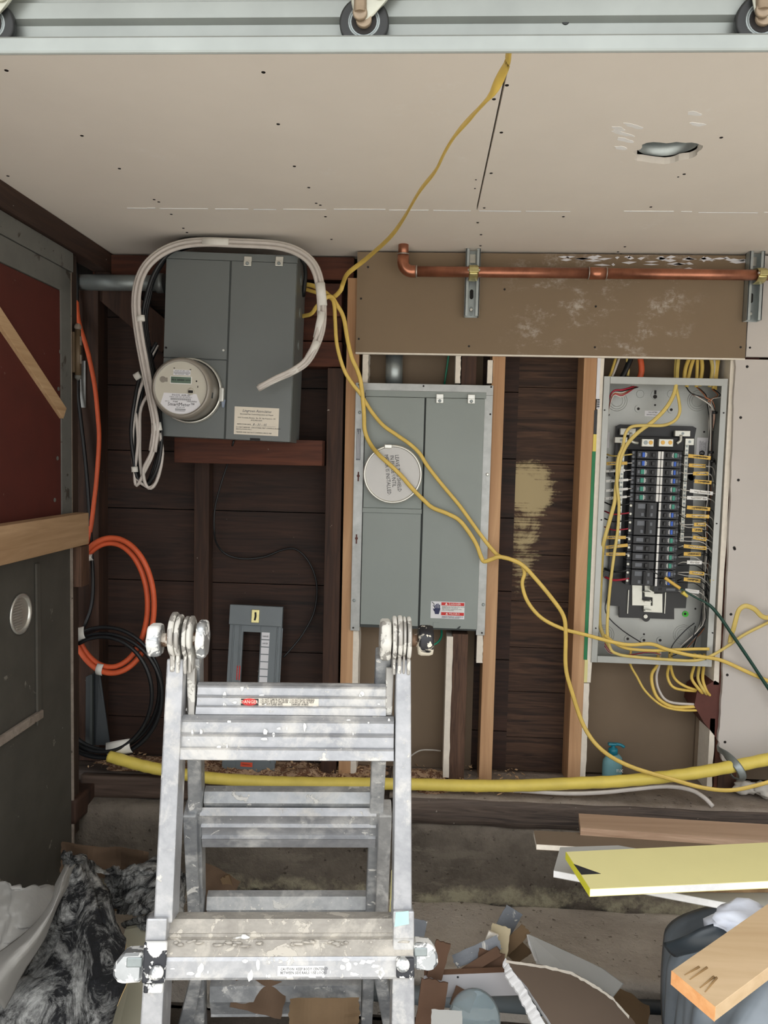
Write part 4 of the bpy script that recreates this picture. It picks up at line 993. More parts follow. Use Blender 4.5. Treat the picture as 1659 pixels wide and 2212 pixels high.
# ================================================================== LEFT WALL, DOOR
BL=Matrix(((0,-1,0),(1,0,0),(0,0,1)))      # columns: local x = +Y world, local y = -X world, z up
FL=Frame(Matrix.Translation((XL,0,0))@BL.to_4x4())
def QL(px,py,off=0): return FL.q(px,py,off)
xe=QL(150,1100,-.01).x           # hinge edge of the door
# jamb, header
j=at(160,1100,0)
def lbox(x0,x1,z0,z1,o0,o1,bev=0): return MB().box((x0,o0,z0),(x1,o1,z1),bev)
def lstruct(name,mb,mat,label):
    mb.xform(FL.M); return struct(name,mb,mat,label)
zh=QL(60,500,-.02).z
hz0=QL(80,506,-.012).z
lstruct('trim_6',lbox(-1.45,.09,hz0+.004,ZC,-.030,.02,.002),M['header'],'dark old header timber under the ceiling on the left wall')
lstruct('trim_7',lbox(xe+.012,xe+.052,0.3,hz0+.004,-.010,.02,.002),M['jamb'],'dark jamb timber at the hinge side of the left door')
zt1=QL(80,514,-.02).z; 
zdt=QL(60,540,-.014).z
FR=MB(); FR.box((-1.45,-.020,zdt+.002),(xe+.010,.0,hz0+.0025),.0015)
lstruct('trim_8',FR,M['frame_grey'],'grey painted head trim above the left door')
# door
D=Frame(FL.M@Matrix.Translation((xe,0,.0)))
dr=thing('door',D,'old grey door on the left with a red upper panel and a round vent hole','door'); dr['kind']='structure'; dr.name='door_1'; del dr['category']
DW=.86
zsplit=QL(60,1180,-.0).z
zr1=QL(125,610,-.016).z; rail=.052
MB().box((-DW,-.012,.02),(0,.026,zdt),.002).build('door_slab',M['door_grey'],dr)
xr_=QL(130,900,-.014).x-xe
MB().box((-DW+.05,-.015,1.22),(xr_,-.010,zdt-.062),.0008).build('red_panel',M['red_door'],dr)
MB().box((xr_,-.018,1.2),(0,-.012,zdt),.001).build('stile',M['frame_grey'],dr)
MB().box((-DW,-.018,zdt-.060),(0,-.012,zdt),.001).build('top_rail',M['frame_grey'],dr)
MB().box((-.002,-.019,.02),(.0015,.0,zdt)).build('edge_bead',M['ledge_dirt'],dr)
# raised mouldings on the lower part
def dq(px,py,off=-.012): 
    p=QL(px,py,off); return V((p.x-xe,off,p.z))
p=dq(80,1400); MB().box((p.x-.012,-.019,.70),(p.x+.010,-.012,1.12),.003).build('panel_moulding',M['door_grey'],dr)
zm_=dq(40,1570).z
MB().box((-DW,-.024,zm_-.012),(p.x+.01,-.012,zm_+.010),.003).build('panel_moulding',M['ledge_dirt'],dr)
p=dq(42,1326); 
MB().lathe([(.046,0),(.050,.003),(.050,.006),(.044,.007),(.040,.003),(.040,-.004)],V((p.x,-.012,p.z)),V((0,-1,0)),32).build('vent_ring',M['zinc_bright'],dr)
MB().lathe([(.041,.0005),(.041,.0015)],V((p.x,-.012,p.z)),V((0,-1,0)),32).build('vent_back',M['meter_glass'],dr)
m=MB()
for i in range(11): 
    z=p.z-.034+i*.0068; w_=math.sqrt(max(.0001,.038**2-(z-p.z)**2)); m.box((p.x-w_,-.016,z-.001),(p.x+w_*.2,-.0135,z+.0016))
m.build('vent_louvres',M['zinc_bright'],dr)
for px,py in ((133,600),(130,760),(126,840),(124,990),(118,1080)):
    q_=dq(px,py,-.016); MB().lathe([(.006,0),(.005,.0015)],q_,V((0,-1,0)),10).build('nail_head',M['frame_grey'],dr)
# diagonal strip, plank, wood block, hinge
a=QL(-30,650,-.016); b=QL(133,893,-.016)
t=thing('wood_strip',Frame(FL.M@Matrix.Translation(a)),'thin wooden strip nailed diagonally across the red door panel','wood strip')
MB().beam(V((0,-.004,0)),V((b.x-a.x,-.004,b.z-a.z)),.034,.012,V((0,1,0)),.001).xform(Matrix.Identity(4)).build('strip',M['pine'],t)
q1=QL(183,1107,-.05); q2=QL(183,1175,-.05)
o=MB().box((-1.25,-.062,q2.z),(q1.x,-.024,q1.z),.002); o.xform(FL.M)
o=o.build('wood_plank',M['new_stud_side']); tag(o,'pale timber plank running across the left door towards the viewer','plank')
mp=wood('plank_pine',(150,118,84),(192,160,124),'y',1.0,sc=.5,knots=True); o.data.materials[0]=mp
q1=QL(165,1180,-.02); q2=QL(165,1268,-.02)
o=MB().box((xe+.014,-.036,q2.z),(xe+.066,-.010,q1.z),.002).xform(FL.M).build('timber_block',M['roughsawn']); tag(o,'short weathered timber block on the jamb just below the plank end','timber')
hx=QL(157,760,-.02)
H=Frame(FL.M@Matrix.Translation((xe+.012,-.022,hx.z)))
hg=thing('door_hinge',H,'old painted butt hinge on the edge of the left door','hinge')
MB().box((-.006,-.001,-.055),(.030,.012,.055),.001).build('leaf',M['brass_old'],hg)
MB().lathe([(.0085,-.062),(.0085,.062)],V((.006,-.006,0)),n=14).build('barrel',M['brass_old'],hg)
MB().lathe([(.004,.062),(.0095,.066),(.010,.072),(.006,.078),(.001,.080)],V((.006,-.006,0)),n=14).build('finial',M['ledge_dirt'],hg)
MB().lathe([(.001,-.076),(.009,-.070),(.009,-.062)],V((.006,-.006,0)),n=14).build('finial',M['frame_grey'],hg)
for z in (.032,-.018): MB().box((.001,-.0155,z-.012),(.009,-.0135,z+.012)).build('paint_patch',M['ledge_dirt'],hg)
# grey cloth-like strip of reflective paper behind hinge
a=at(178,830,.015); 
tag(MB().box((a.x-.006,.013,a.z-.07),(a.x+.010,.0175,a.z+.07)).build('torn_paper',M['galv_flange']),'pale torn paper strip on the corner stud behind the orange cable','paper')
# ================================================================== CABLES
def cable(pts,r,mat,label,name='cable',flat=None,cat='cable',n=8,sm=5,up=None,group=None):
    P=[at(*p) for p in pts]
    if flat:
        flat=(flat[0]*1.15,flat[1]); up=up or V((0,1,0))
    return tag(MB().tube(P,r,n,sm,flat,up).build(name,M[mat]),label,cat,group)
def dd(px,py,d): return (px,py,d-2.25)     # distance in front of the lens -> plane
NMW=(.0115,.0052)
cable([dd(1102,55,.90),dd(1097,130,.98),dd(1085,160,1.01),dd(1060,205,1.05),dd(1025,245,1.13),dd(985,290,1.22),dd(960,330,1.32),dd(940,370,1.42),dd(905,415,1.55),dd(870,475,1.75),dd(840,515,1.88),dd(790,560,2.04),dd(752,590,2.10),(741,612,-.10),(735,628,-.09),(718,642,-.075),(700,630,-.06),(675,617,-.04),(650,614,-.02)],.005,'yellow_cable','long yellow cable sagging from above the steel track to the left meter box','electrical_cable',NMW)
cable([(650,622,-.02),(690,634,-.06),(715,644,-.085),(722,660,-.09),(724,695,-.085),(728,746,-.08),(742,796,-.07),(759,826,-.06),(778,850,-.05),(791,871,-.045),(806,894,-.042),(829,920,-.042),(859,941,-.042),(885,959,-.042),(906,979,-.042),(923,1006,-.042),(950,1041,-.042),(970,1065,-.042),(994,1094,-.042),(1017,1126,-.042),(1041,1159,-.045),(1064,1188,-.05),(1082,1203,-.058),(1120,1214,-.062),(1133,1236,-.06),(1128,1262,-.06),(1140,1300,-.06),(1170,1335,-.06),(1215,1358,-.06),(1260,1370,-.055),(1348,1392,-.05),(1405,1391,-.045),(1438,1402,-.04),(1484,1414,-.04),(1533,1421,-.04),(1565,1429,-.04),(1620,1454,-.04),(1680,1480,-.04)],.005,'yellow_cable','yellow cable crossing the flush meter panel above its twin, on to the right edge','electrical_cable',(.0095,.0048))
cable([(648,684,-.03),(672,678,-.06),(686,660,-.08),(712,640,-.085),(728,659,-.085),(742,686,-.08),(751,736,-.075),(760,773,-.07),(772,800,-.065),(780,830,-.055),(786,890,-.045),(788,930,-.045),(800,959,-.045),(818,982,-.07),(841,1003,-.075),(865,1026,-.07),(891,1056,-.06),(917,1082,-.045),(935,1097,-.042),(965,1109,-.042),(991,1123,-.042),(1011,1147,-.042),(1029,1176,-.045),(1040,1205,-.05),(1047,1213,-.055),(1062,1208,-.06),(1079,1203,-.065),(1105,1209,-.07),(1130,1222,-.07),(1155,1248,-.07),(1190,1290,-.07),(1217,1330,-.065),(1222,1370,-.06),(1222,1440,-.055),(1234,1490,-.055),(1262,1570,-.055),(1300,1620,-.08),(1360,1655,-.12),(1450,1683,-.155),(1520,1702,-.16),(1580,1707,-.165),(1640,1695,-.17),(1690,1680,-.17)],.005,'yellow_cable','yellow cable looping across the meter shield and down beside the breaker panel to the pipe','electrical_cable',(.0105,.0050))
cable([(1467,760,.05),(1463,800,.03),(1462,823,.0),(1455,853,-.012),(1439,881,-.015),(1412,909,-.02),(1381,932,-.02),(1359,954,-.02),(1344,980,-.02),(1337,1010,-.02),(1331,1050,-.02),(1328,1083,-.02),(1318,1121,-.02),(1306,1164,-.012),(1302,1187,.0),(1299,1230,.03),(1295,1330,.05),(1300,1365,.045),(1318,1400,.04)],.005,'pale_yellow_cable','thicker yellow cable hanging in front of the breakers inside the open breaker panel','electrical_cable',(.0100,.0050))
cable([(1462,760,.055),(1459,800,.035),(1460,833,.0),(1467,868,-.012),(1468,891,-.015),(1457,909,-.02),(1432,919,-.022),(1392,919,-.022),(1364,922,-.022),(1351,937,-.024),(1346,962,-.024),(1336,987,-.026),(1333,1012,-.026),(1333,1050,-.026),(1337,1088,-.024),(1335,1139,-.022),(1328,1189,-.022),(1321,1240,-.022),(1316,1286,-.022),(1313,1326,-.022),(1312,1367,-.022),(1319,1402,-.022),(1335,1413,-.024),(1362,1418,-.028),(1430,1424,-.03),(1498,1427,-.032),(1533,1418,-.034),(1565,1400,-.03),(1606,1372,-.025),(1647,1351,-.025),(1690,1330,-.025)],.004,'pale_yellow_cable','thin yellow cable wandering down the breaker panel and across its lower lip to the right','electrical_cable',(.0078,.0045))
cable([(1305,1372,-.022),(1345,1398,-.03),(1400,1405,-.034),(1445,1404,-.03),(1500,1402,-.024),(1532,1402,-.022)],.004,'yellow_cable','short yellow cable lying across the bottom of the breaker panel','electrical_cable',(.0080,.0048))
cable([(1577,1388,-.032),(1579,1375,-.04),(1584,1360,-.055),(1593,1326,-.07),(1600,1314,-.075),(1612,1309,-.075),(1630,1316,-.07),(1647,1332,-.06),(1670,1335,-.055),(1700,1333,-.05)],.005,'pale_yellow_cable','yellow cable forming a raised loop in front of the white drywall sheet','electrical_cable',(.0120,.0055))
g=cable([(1390,1225,-.012),(1420,1240,-.02),(1437,1250,-.03)],.0016,'black_cable','thin black lead running from a breaker to the yellow sleeve','lead_wire',cat='wire')
cable([(1436,1248,-.032),(1450,1258,-.036),(1469,1271,-.04)],.0048,'tape_yellow','yellow sleeve on the dark green cord in front of the breaker panel','cord_sleeve',cat='sleeve')
cable([(1469,1271,-.038),(1500,1289,-.044),(1531,1306,-.05),(1555,1332,-.05),(1579,1367,-.052),(1620,1427,-.05),(1659,1486,-.05),(1700,1545,-.05)],lambda t:.0030 if t<.28 else .0048,'dark_green','dark green cord running diagonally from the breakers to the right edge','extension_cord')
o=tag(MB().lathe([(.0065,0),(.0055,.006),(.004,.018),(.002,.021)],at(1474,1279,-.04),V((.7,0,-.6)),12).build('wire_connector',M['yellow_pipe']),'yellow twist connector hanging from the green cord over the last breaker','connector')
# cables leaving the panel at the bottom
BOT=[([(1361,1433),(1376,1462),(1395,1494),(1430,1524),(1470,1534),(1519,1534)],'yellow_cable',.0036,'outermost yellow cable curving from the panel bottom into the painted block'),
([(1420,1435),(1408,1456),(1410,1484),(1424,1511),(1457,1527),(1511,1526)],'yellow_cable',.005,'yellow cable beside the white one, curving from the panel bottom to the right'),
([(1424,1436),(1418,1462),(1424,1492),(1446,1516),(1506,1522)],'white_cable',.0038,'white cable curving from the bottom of the breaker panel to the right'),
([(1445,1436),(1442,1462),(1457,1486),(1503,1493)],'yellow_cable',.0042,'yellow cable making the smaller left curve below the middle of the breaker panel'),
([(1449,1437),(1457,1465),(1479,1482),(1509,1492)],'yellow_cable',.0042,'yellow cable making the smaller right curve below the middle of the breaker panel'),
([(1499,1439),(1494,1465),(1510,1489),(1519,1499)],'yellow_cable',.0046,'left yellow cable of the three below the right end of the breaker panel'),
([(1510,1440),(1508,1467),(1519,1490),(1528,1502)],'pale_yellow_cable',.0046,'middle yellow cable of the three below the right end of the breaker panel'),
([(1520,1440),(1518,1467),(1526,1492),(1535,1504)],'yellow_cable',.0046,'right yellow cable of the three below the right end of the breaker panel')]
for pts,mt,r,lb in BOT:
    n_=len(pts); cable([(pts[0][0]+2,pts[0][1]-28,.045)]+[(x,y,.035-.045*math.sin(math.pi*.8*i/(n_-1))) for i,(x,y) in enumerate(pts)],r,mt,lb,'electrical_cable')
# inside ends at panel bottom
TOPC=[((1333,762),(1322,800),(1316,815),'yellow_cable',.004,'yellow cable entering the top left corner of the breaker panel'),
((1341,762),(1330,795),(1322,815),'white_cable',.0035,'white cable beside the yellow one at the top left corner of the breaker panel'),
((1366,762),(1352,800),(1338,826),'black_cable',.0085,'thick black cable entering the top of the breaker panel'),
((1382,762),(1386,800),(1378,828),'orange_cable',.0088,'orange cable entering the top of the breaker panel'),
((1354,762),(1357,795),(1356,812),'pale_yellow_cable',.0045,'yellow cable hidden between the black and orange cables above the panel'),
((1493,762),(1481,795),(1477,828),'yellow_cable',.006,'leftmost yellow cable of the right hand group entering the panel top'),
((1502,762),(1492,795),(1483,836),'yellow_cable',.0055,'second yellow cable of the right hand group entering the panel top'),
((1507,762),(1506,795),(1504,836),'yellow_cable',.0050,'third yellow cable of the right hand group entering the panel top'),
((1514,762),(1517,795),(1511,834),'yellow_cable',.0058,'fourth yellow cable of the right hand group entering the panel top'),
((1533,762),(1539,795),(1533,836),'pale_yellow_cable',.0055,'fifth yellow cable of the right hand group, bent, entering the panel top'),
((1540,762),(1544,790),(1541,820),'white_cable',.0040,'white cable among the yellow ones at the top right of the panel'),
((1549,762),(1546,795),(1541,840),'yellow_cable',.0050,'sixth yellow cable of the right hand group entering the panel top'),
((1555,762),(1550,795),(1546,842),'yellow_cable',.0042,'rightmost yellow cable entering the panel top')]
for a,b,c_,mt,r,lb in TOPC: cable([(a[0]+3,a[1]-25,.050),(a[0],a[1],.050),(b[0],b[1],.045),(c_[0],c_[1],.045)],r,mt,lb,'electrical_cable')
# green ground wire
cable([(970,760,.05),(966,790,.06),(960,830,.065)],.003,'green_wire','green wire above the flush meter panel','ground_wire',cat='wire')
cable([(952,1350,.04),(954,1372,.02),(945,1388,.0),(928,1395,-.01),(915,1392,.0)],.0032,'green_wire','green wire looping out below the flush meter panel','ground_wire',cat='wire')
cable([(878,1640,.05),(905,1622,.05),(930,1620,.055),(952,1622,.06)],.0022,'foam','dusty thin root like wire at the bottom of the bay below the flush meter panel','dusty_wire',cat='wire')
# orange hanging cable + coil
cable([(163,560,.0),(164,620,.0),(168,680,-.01),(175,712,-.02),(190,762,-.02),(204,830,-.02),(211,895,-.02),(214,950,-.02),(209,1030,-.02),(203,1085,-.015),(196,1140,-.01),(186,1180,-.02),(178,1196,-.03)],.0068,'orange_cable','orange cable hanging down the corner beside the left door hinge','electrical_cable')
import itertools
def ell(cx,cy,rx,ry,a0,a1,n,Y,rot=0):
    out=[]
    for i in range(n+1):
        a=math.radians(a0+(a1-a0)*i/n); x=rx*math.cos(a); y=ry*math.sin(a)
        out.append((cx+x*math.cos(rot)-y*math.sin(rot),cy+x*math.sin(rot)+y*math.cos(rot),Y+.006*math.sin(3*a)))
    return out
oc=thing('cable_coil',Frame(Matrix.Translation(at(240,1440,-.03))),'coil of two orange cable loops hanging on the wall left of the ladder','cable coil')
def inroot(root,pts): return [at(*p)-root.location for p in pts]
MB().tube(inroot(oc,ell(241,1308,92,146,-130,235,26,-.045)),.0085,8,3).build('loop',M['orange_cable'],oc)
MB().tube(inroot(oc,ell(238,1307,81,134,-140,225,26,-.03)),.0085,8,3).build('loop',M['orange_cable'],oc)
def wrap(root,px,py,w_,h_,Y,ang=0,mat='tape_white',nm='tape_wrap'):
    p=at(px,py,Y)-root.location; Mx=Matrix.Translation(p)@Matrix.Rotation(ang,4,'Y')
    m=MB(); n=10; s=.00137
    rings=[(1,0),(1.0,1)]
    m.grid(lambda u,v_: V((w_*s*(v_-.5),-(.011)*abs(math.sin(math.pi*(u)))*1.0-.001, h_*s*(.5-u)))+V((0,0,.0015*noise.noise(V((u*3,v_*3,px))))),8,2,th=.0008)
    m.xform(Mx); return m.build(nm,M[mat],root)
wrap(oc,216,1446,14,26,-.05,.15); 
tg=wrap(oc,186,1206,32,14,-.045,-.2)
bc=thing('cable_coil',Frame(Matrix.Translation(at(240,1650,-.06))),'large coil of black cables below the orange coil','cable coil')
for k,(cx,cy,rx,ry,Y) in enumerate(((226,1495,124,140,-.055),(222,1503,128,134,-.070),(220,1500,108,124,-.085),(232,1488,112,132,-.04))):
    MB().tube(inroot(bc,ell(cx,cy,rx,ry,-118,150,24,Y)),.0062,8,3).build('loop',M['black_cable'],bc)
wrap(bc,173,1372,26,34,-.07,-.25); wrap(bc,258,1615,54,32,-.08,-.22)
cable([(163,540,-.01),(166,640,-.005),(170,760,.0),(168,840,-.005),(174,900,-.01),(183,980,-.01),(190,1060,-.01),(196,1160,-.01),(201,1260,-.01),(197,1310,-.015),(185,1345,-.03),(178,1362,-.05)],.0058,'black_cable','pair of black cables hanging beside the left door jamb','electrical_cable')
cable([(505,952,-.06),(492,1000,-.01),(476,1050,.0),(464,1100,.01),(463,1150,.02),(470,1178,.05),(490,1198,.07),(525,1207,.075),(570,1203,.08),(610,1188,.08),(640,1187,.075),(668,1215,.07),(684,1262,.07),(679,1320,.07),(655,1368,.06),(632,1398,.05),(612,1420,.04)],.0030,'black_cable','thin black wire curling from the left meter box towards the grey panel cover','thin_wire',cat='wire')
# wreath of white and black cable around the left meter box
wr=thing('cable_bundle',Frame(Matrix.Translation(at(320,1050,-.17))),'white cable bundle bound with white tape looping around the left meter box','cable bundle')
PATH=[(557,840,-.235),(591,821,-.235),(634,801,-.235),(664,778,-.23),(687,732,-.22),(695,686,-.21),(691,617,-.20),(676,572,-.19),(645,545,-.18),(596,530,-.172),(504,525,-.172),(440,523,-.172),(389,529,-.172),(348,546,-.18),(316,575,-.185),(299,613,-.19),(294,663,-.19),(302,732,-.19),(315,801,-.19),(326,860,-.195),(336,920,-.195),(330,975,-.19),(312,1016,-.18),(294,1048,-.17)]
TH2=[(-6,-2),(-2,3),(3,-2),(7,3)]
for k,(dx,dy) in enumerate(TH2):
    pts=[]
    for i,(x,y,Y) in enumerate(PATH):
        f=min(1,i/5); a=PATH[min(i+1,len(PATH)-1)]; b=PATH[max(i-1,0)]; t=V((a[0]-b[0],a[1]-b[1])).normalized(); nx,ny=-t.y,t.x
        sp=(.45+.55*f)*(1 if i<19 else .8); pts.append((x+nx*dx*sp,y+ny*dx*sp,Y+dy*.001))
    if k in (0,3): pts=pts[:22]
    if k==1: pts+= [(291,1020,-.165),(298,960,-.16),(296,915,-.155),(292,870,-.15),(305,815,-.14),(340,745,-.13)]
    if k==2: pts=pts[:-1]+[(318,1052,-.17),(338,1040,-.165),(347,990,-.165),(345,945,-.17),(336,905,-.18)]
    MB().tube(inroot(wr,pts),.0046 if k else .0052,8,4).build('strand',M['white_cable'],wr)
MB().tube(inroot(wr,[(312,815,-.15),(295,868,-.155),(287,930,-.16),(287,990,-.16),(297,1035,-.165),(318,1052,-.17)]),.0045,8,4).build('strand',M['white_cable'],wr)
MB().tube(inroot(wr,[(332,835,-.15),(305,880,-.15),(302,940,-.155),(303,1000,-.155),(310,1040,-.16),(326,1055,-.17),(342,1030,-.17),(351,980,-.17),(345,935,-.18)]),.0045,8,4).build('strand',M['white_cable'],wr)
wb=thing('cable_bundle',Frame(Matrix.Translation(at(320,1050,-.12))),'black cable strands looping behind the white bundle left of the left meter box','cable bundle')
for k,(dx,Y,dz) in enumerate(((0,-.165,0),(7,-.15,3),(13,-.14,-3),(5,-.13,5))):
    MB().tube(inroot(wb,[(430+dx*4,527-k,Y+.02),(395,532+k*2,Y),(360,552+dx*.4,Y),(333,590+dx,Y),(316+dx*.6,640,Y),(308+dx*.6,690,Y),(318+dx*.5,760,Y),(334+dx*.4,830,Y),(345+dx*.3,890,Y),(349-dx*.2,950,Y-.01),(340-dx*.6,1010,Y-.01),(318,1046+dz,Y),(296+dx*.4,1030+dz,Y),(287+dx*.5,980,Y),(283+dx,930,Y),(290+dx,870,Y),(306+dx,800,Y+.02),(338,740+dx,Y+.02)]),.0052,8,4).build('strand',M['black_cable'],wb)
MB().tube(inroot(wb,[(560,529,-.11),(620,540,-.12),(652,560,-.11),(660,590,-.08),(655,640,-.05)]),.006,8,4).build('strand',M['black_cable'],wb)
MB().tube(inroot(wb,[(370,533,-.14),(400,518,-.14),(450,518,-.14),(520,521,-.14),(570,528,-.13)]),.007,8,4).build('strand',M['black_cable'],wb)
def ringwrap(root,px,py,r,L,Y,ang,mat='tape_white'):
    p=at(px,py,Y)-root.location; ax=V((math.cos(ang),0,-math.sin(ang)))
    m=MB(); m.tube([p-ax*L/2,p,p+ax*L/2],lambda t:r*(1+.08*math.sin(t*9)),12,1,flat=(r*2,r*1.3),up=V((0,1,0))); return m.build('tape_wrap',M[mat],root)
ringwrap(wr,466,523,.0115,.072,-.174,.03); ringwrap(wr,304,688,.0115,.016,-.192,1.45); ringwrap(wr,339,922,.0135,.022,-.192,1.4)
ringwrap(wr,694,636,.013,.060,-.205,1.45); ringwrap(wr,690,702,.0105,.07,-.215,1.75); ringwrap(wr,676,755,.0095,.05,-.226,2.1); ringwrap(wr,634,801,.0095,.025,-.235,2.7); ringwrap(wr,297,812,.010,.018,-.155,2.6,); ringwrap(wr,291,1014,.0095,.015,-.166,1.5)
ringwrap(wr,590,822,.0088,.085,-.235,2.68,'tape_white')
# yellow connectors on the flank of the left box
for px,py in ((649,618),(648,684)):
    p=at(px,py,-.02); o=MB().tube([at(px-8,py,-.02),at(px+6,py,-.02)],.009,10,1).build('cable_connector',M['conduit']); tag(o,'upper metal cable connector on the right flank of the left meter box' if py<650 else 'lower metal cable connector on the right flank of the left meter box','connector')
# ================================================================== COPPER PIPE, STRUTS, YELLOW GAS PIPE
cp=thing('copper_pipe',Frame(Matrix.Translation(at(876,598,-.075))),'copper water pipe with elbow running along the brown board under the ceiling','pipe')
YC=-.068; pr_=.0146
def cpt(px,py,Y=YC): return at(px,py,Y)-cp.location
zc_=at(1150,589,YC).z
def cz(px,dz=0): p=at(px,590,YC); return V((p.x,YC,zc_+dz))-cp.location
xel=at(871,560,YC).x; 
def cxz(x,z): return V((x,YC,z))-cp.location
R_=.026
MB().tube([cxz(xel,ZC+.02),cxz(xel,zc_+R_+.008)],pr_,18,1).build('riser',M['copper'],cp)
xr0=at(900,590,YC).x
MB().tube([cz(895),cz(1280)],pr_,18,1).build('run',M['copper'],cp)
MB().tube([cz(1308),cz(1760)],pr_,18,1).build('run',M['copper'],cp)
arc=[cxz(xel,zc_+R_+.020)]+[cxz(xel+R_-R_*math.cos(a),zc_+R_-R_*math.sin(a)) for a in [math.pi/2*i/8 for i in range(9)]]+[cxz(xel+R_+.012,zc_)]
MB().tube(arc,.0168,18,1).build('elbow',M['copper_fit'],cp)
MB().tube([cz(1272),cz(1308)],.0166,18,1).build('coupling',M['copper_fit'],cp)
for x in (1271,1309): MB().tube([cz(x-1),cz(x+1)],.0172,18,1).build('solder_ring',M['solder'],cp)
p=arc[-1]; MB().tube([p+V((-.002,0,0)),p+V((.002,0,0))],.0174,18,1).build('solder_ring',M['solder'],cp)
p=arc[0]; MB().tube([p+V((0,0,.002)),p+V((0,0,-.001))],.0174,18,1).build('solder_ring',M['solder'],cp)
def strut(px,pyb,zt,label,w_=.0415):
    c=at(px,620,-.012); zb=at(px,pyb,-.03).z
    T=thing('strut_channel',Frame(Matrix.Translation((c.x,-.012,zb))),label,'strut'); H_=zt-zb; d=.030
    m=MB(); m.box((-w_/2,-.0025,0),(w_/2,0,H_)); m.box((-w_/2,-d,0),(-w_/2+.0028,0,H_)); m.box((w_/2-.0028,-d,0),(w_/2,0,H_)); m.box((-w_/2,-d,0),(-w_/2+.010,-d+.0025,H_),.0005); m.box((w_/2-.010,-d,0),(w_/2,-d+.0025,H_),.0005)
    m.build('channel',M['galv'],T)
    z=.018
    while z<H_-.02:
        MB().prism([(.006*math.cos(a)*.9,z+.013*(1 if math.sin(a)>0 else -1)*.6+.006*math.sin(a)) for a in [2*math.pi*i/16 for i in range(16)]],-.0032,-.0024).build('slot',M['conduit' if z<.05 or z>.1 else 'hole'],T)
        z+=.048
    MB().lathe([(.0055,0),(.004,.003)],V((0,-.003,.022)),V((0,-1,0)),10).build('screw',M['zinc_bright'],T)
    MB().box((-.009,-.006,H_-.035),(.009,-.003,H_-.01),.001).build('fixing_plate',M['zinc_bright'],T)
    cl=thing('pipe_clamp',Frame(Matrix.Translation((c.x,YC,zc_))),label.replace('steel strut','yellow zinc clamp holding the copper pipe on the strut') if False else ('yellow zinc clamp holding the copper pipe on the strut '+('at the right edge' if px>1400 else 'near the pipe elbow')),'clamp')
    m=MB()
    for s in (-1,1):
        m.tube([V((0,.026 if False else .02,s*.020)),V((0,.004,s*.0190)),V((0,-.010,s*.0150)),V((0,-.0185,s*.006))],.001,8,3,flat=(.026,.003),up=V((0,1,.001)))
    m.build('strap',M['zinc_yellow'],cl)
    MB().box((-.013,-.030,-.0065),(.013,-.0165,.0065),.001).build('ears',M['zinc_yellow'],cl)
    MB().tube([V((-.017,-.024,0)),V((.017,-.024,0))],.0032,8,1).build('bolt',M['zinc_bright'],cl)
strut(1019,684,ZC,'short steel strut on the brown board near the pipe elbow')
strut(1623,693,ZC,'short steel strut at the right edge of the brown board')
# yellow corrugated gas pipe
PP=[(236,1634,-.10),(300,1652,-.11),(350,1663,-.11),(440,1679,-.11),(560,1688,-.11),(650,1691,-.11),(760,1692,-.11),(890,1694,-.11),(1000,1697,-.11),(1120,1697,-.11),(1240,1692,-.11),(1330,1688,-.11),(1420,1680,-.11),(1500,1670,-.11),(1580,1656,-.11),(1659,1640,-.11),(1760,1618,-.11)]
P=catmull([at(*p) for p in PP],14)
gp=MB().tube(P,lambda t:.0172+.0005*math.sin(t*2600),14,1).build('gas_pipe',M['yellow_pipe']); tag(gp,'thick yellow corrugated gas pipe running along the foot of the wall','pipe')
def ptext(s,px,py,sz,ang=0):
    p=at(px,py,-.1296)-gp.location; text('lettering',s,sz,tm(p,ang),M['ink_soft'],gp,1.0)
# steel bracket of the pipe
b_=thing('pipe_bracket',Frame(Matrix.Translation(at(1592,1662,-.11))),'grey steel strap holding the yellow gas pipe at the right','bracket')
MB().tube([V((-.026,.08,.030)),V((-.020,.015,.030)),V((-.008,-.019,.018)),V((.006,-.023,-.006)),V((.010,-.010,-.024)),V((.006,.02,-.034)),V((.004,.06,-.036))],.002,8,5,flat=(.022,.003),up=V((0,1,0))).build('strap',M['conduit'],b_)
# long white trim rod lying on the sill
cable([(880,1696,-.03),(1000,1702,-.06),(1120,1708,-.10),(1220,1714,-.115),(1300,1712,-.115),(1370,1705,-.11),(1440,1699,-.10),(1490,1706,-.10),(1520,1722,-.115),(1540,1742,-.125)],.0042,'white_cable','long white curved cable lying on the sill below the yellow pipe','white_cable',flat=(.011,.007),cat='cable')
# ================================================================== STEEL TRACK OVERHEAD WITH ROLLERS
YT=-1.45
zl=at(829,113,YT).z; 
tk=thing('overhead_track',Frame(Matrix.Translation((0,YT,zl))),'galvanised steel door track crossing the top of the picture close to the viewer','track')
m=MB(); x0,x1=-1.2,1.9
prof=[(.0005,.001),(0,.003),(0,.0155),(.0012,.0175),(.0028,.0165),(.0028,.0045),(.023,.0135),(.023,.040),(.0165,.044),(.0165,.060),(.023,.064),(.023,.115),(.025,.115),(.025,.0115),(.002,.0)]
m.extr([V((x0,p[0],p[1])) for p in prof],(x1-x0,0,0)); m.build('rail',M['track'],tk)
for px,py in ((1145,40),(1222,44)):
    p=at(px,py,YT+.022)-tk.location; MB().lathe([(.0042,0),(.0038,.0008)],V((p.x,.0228,p.z)),V((0,-1,0)),14).build('bolt_hole',M['roller_black'],tk)
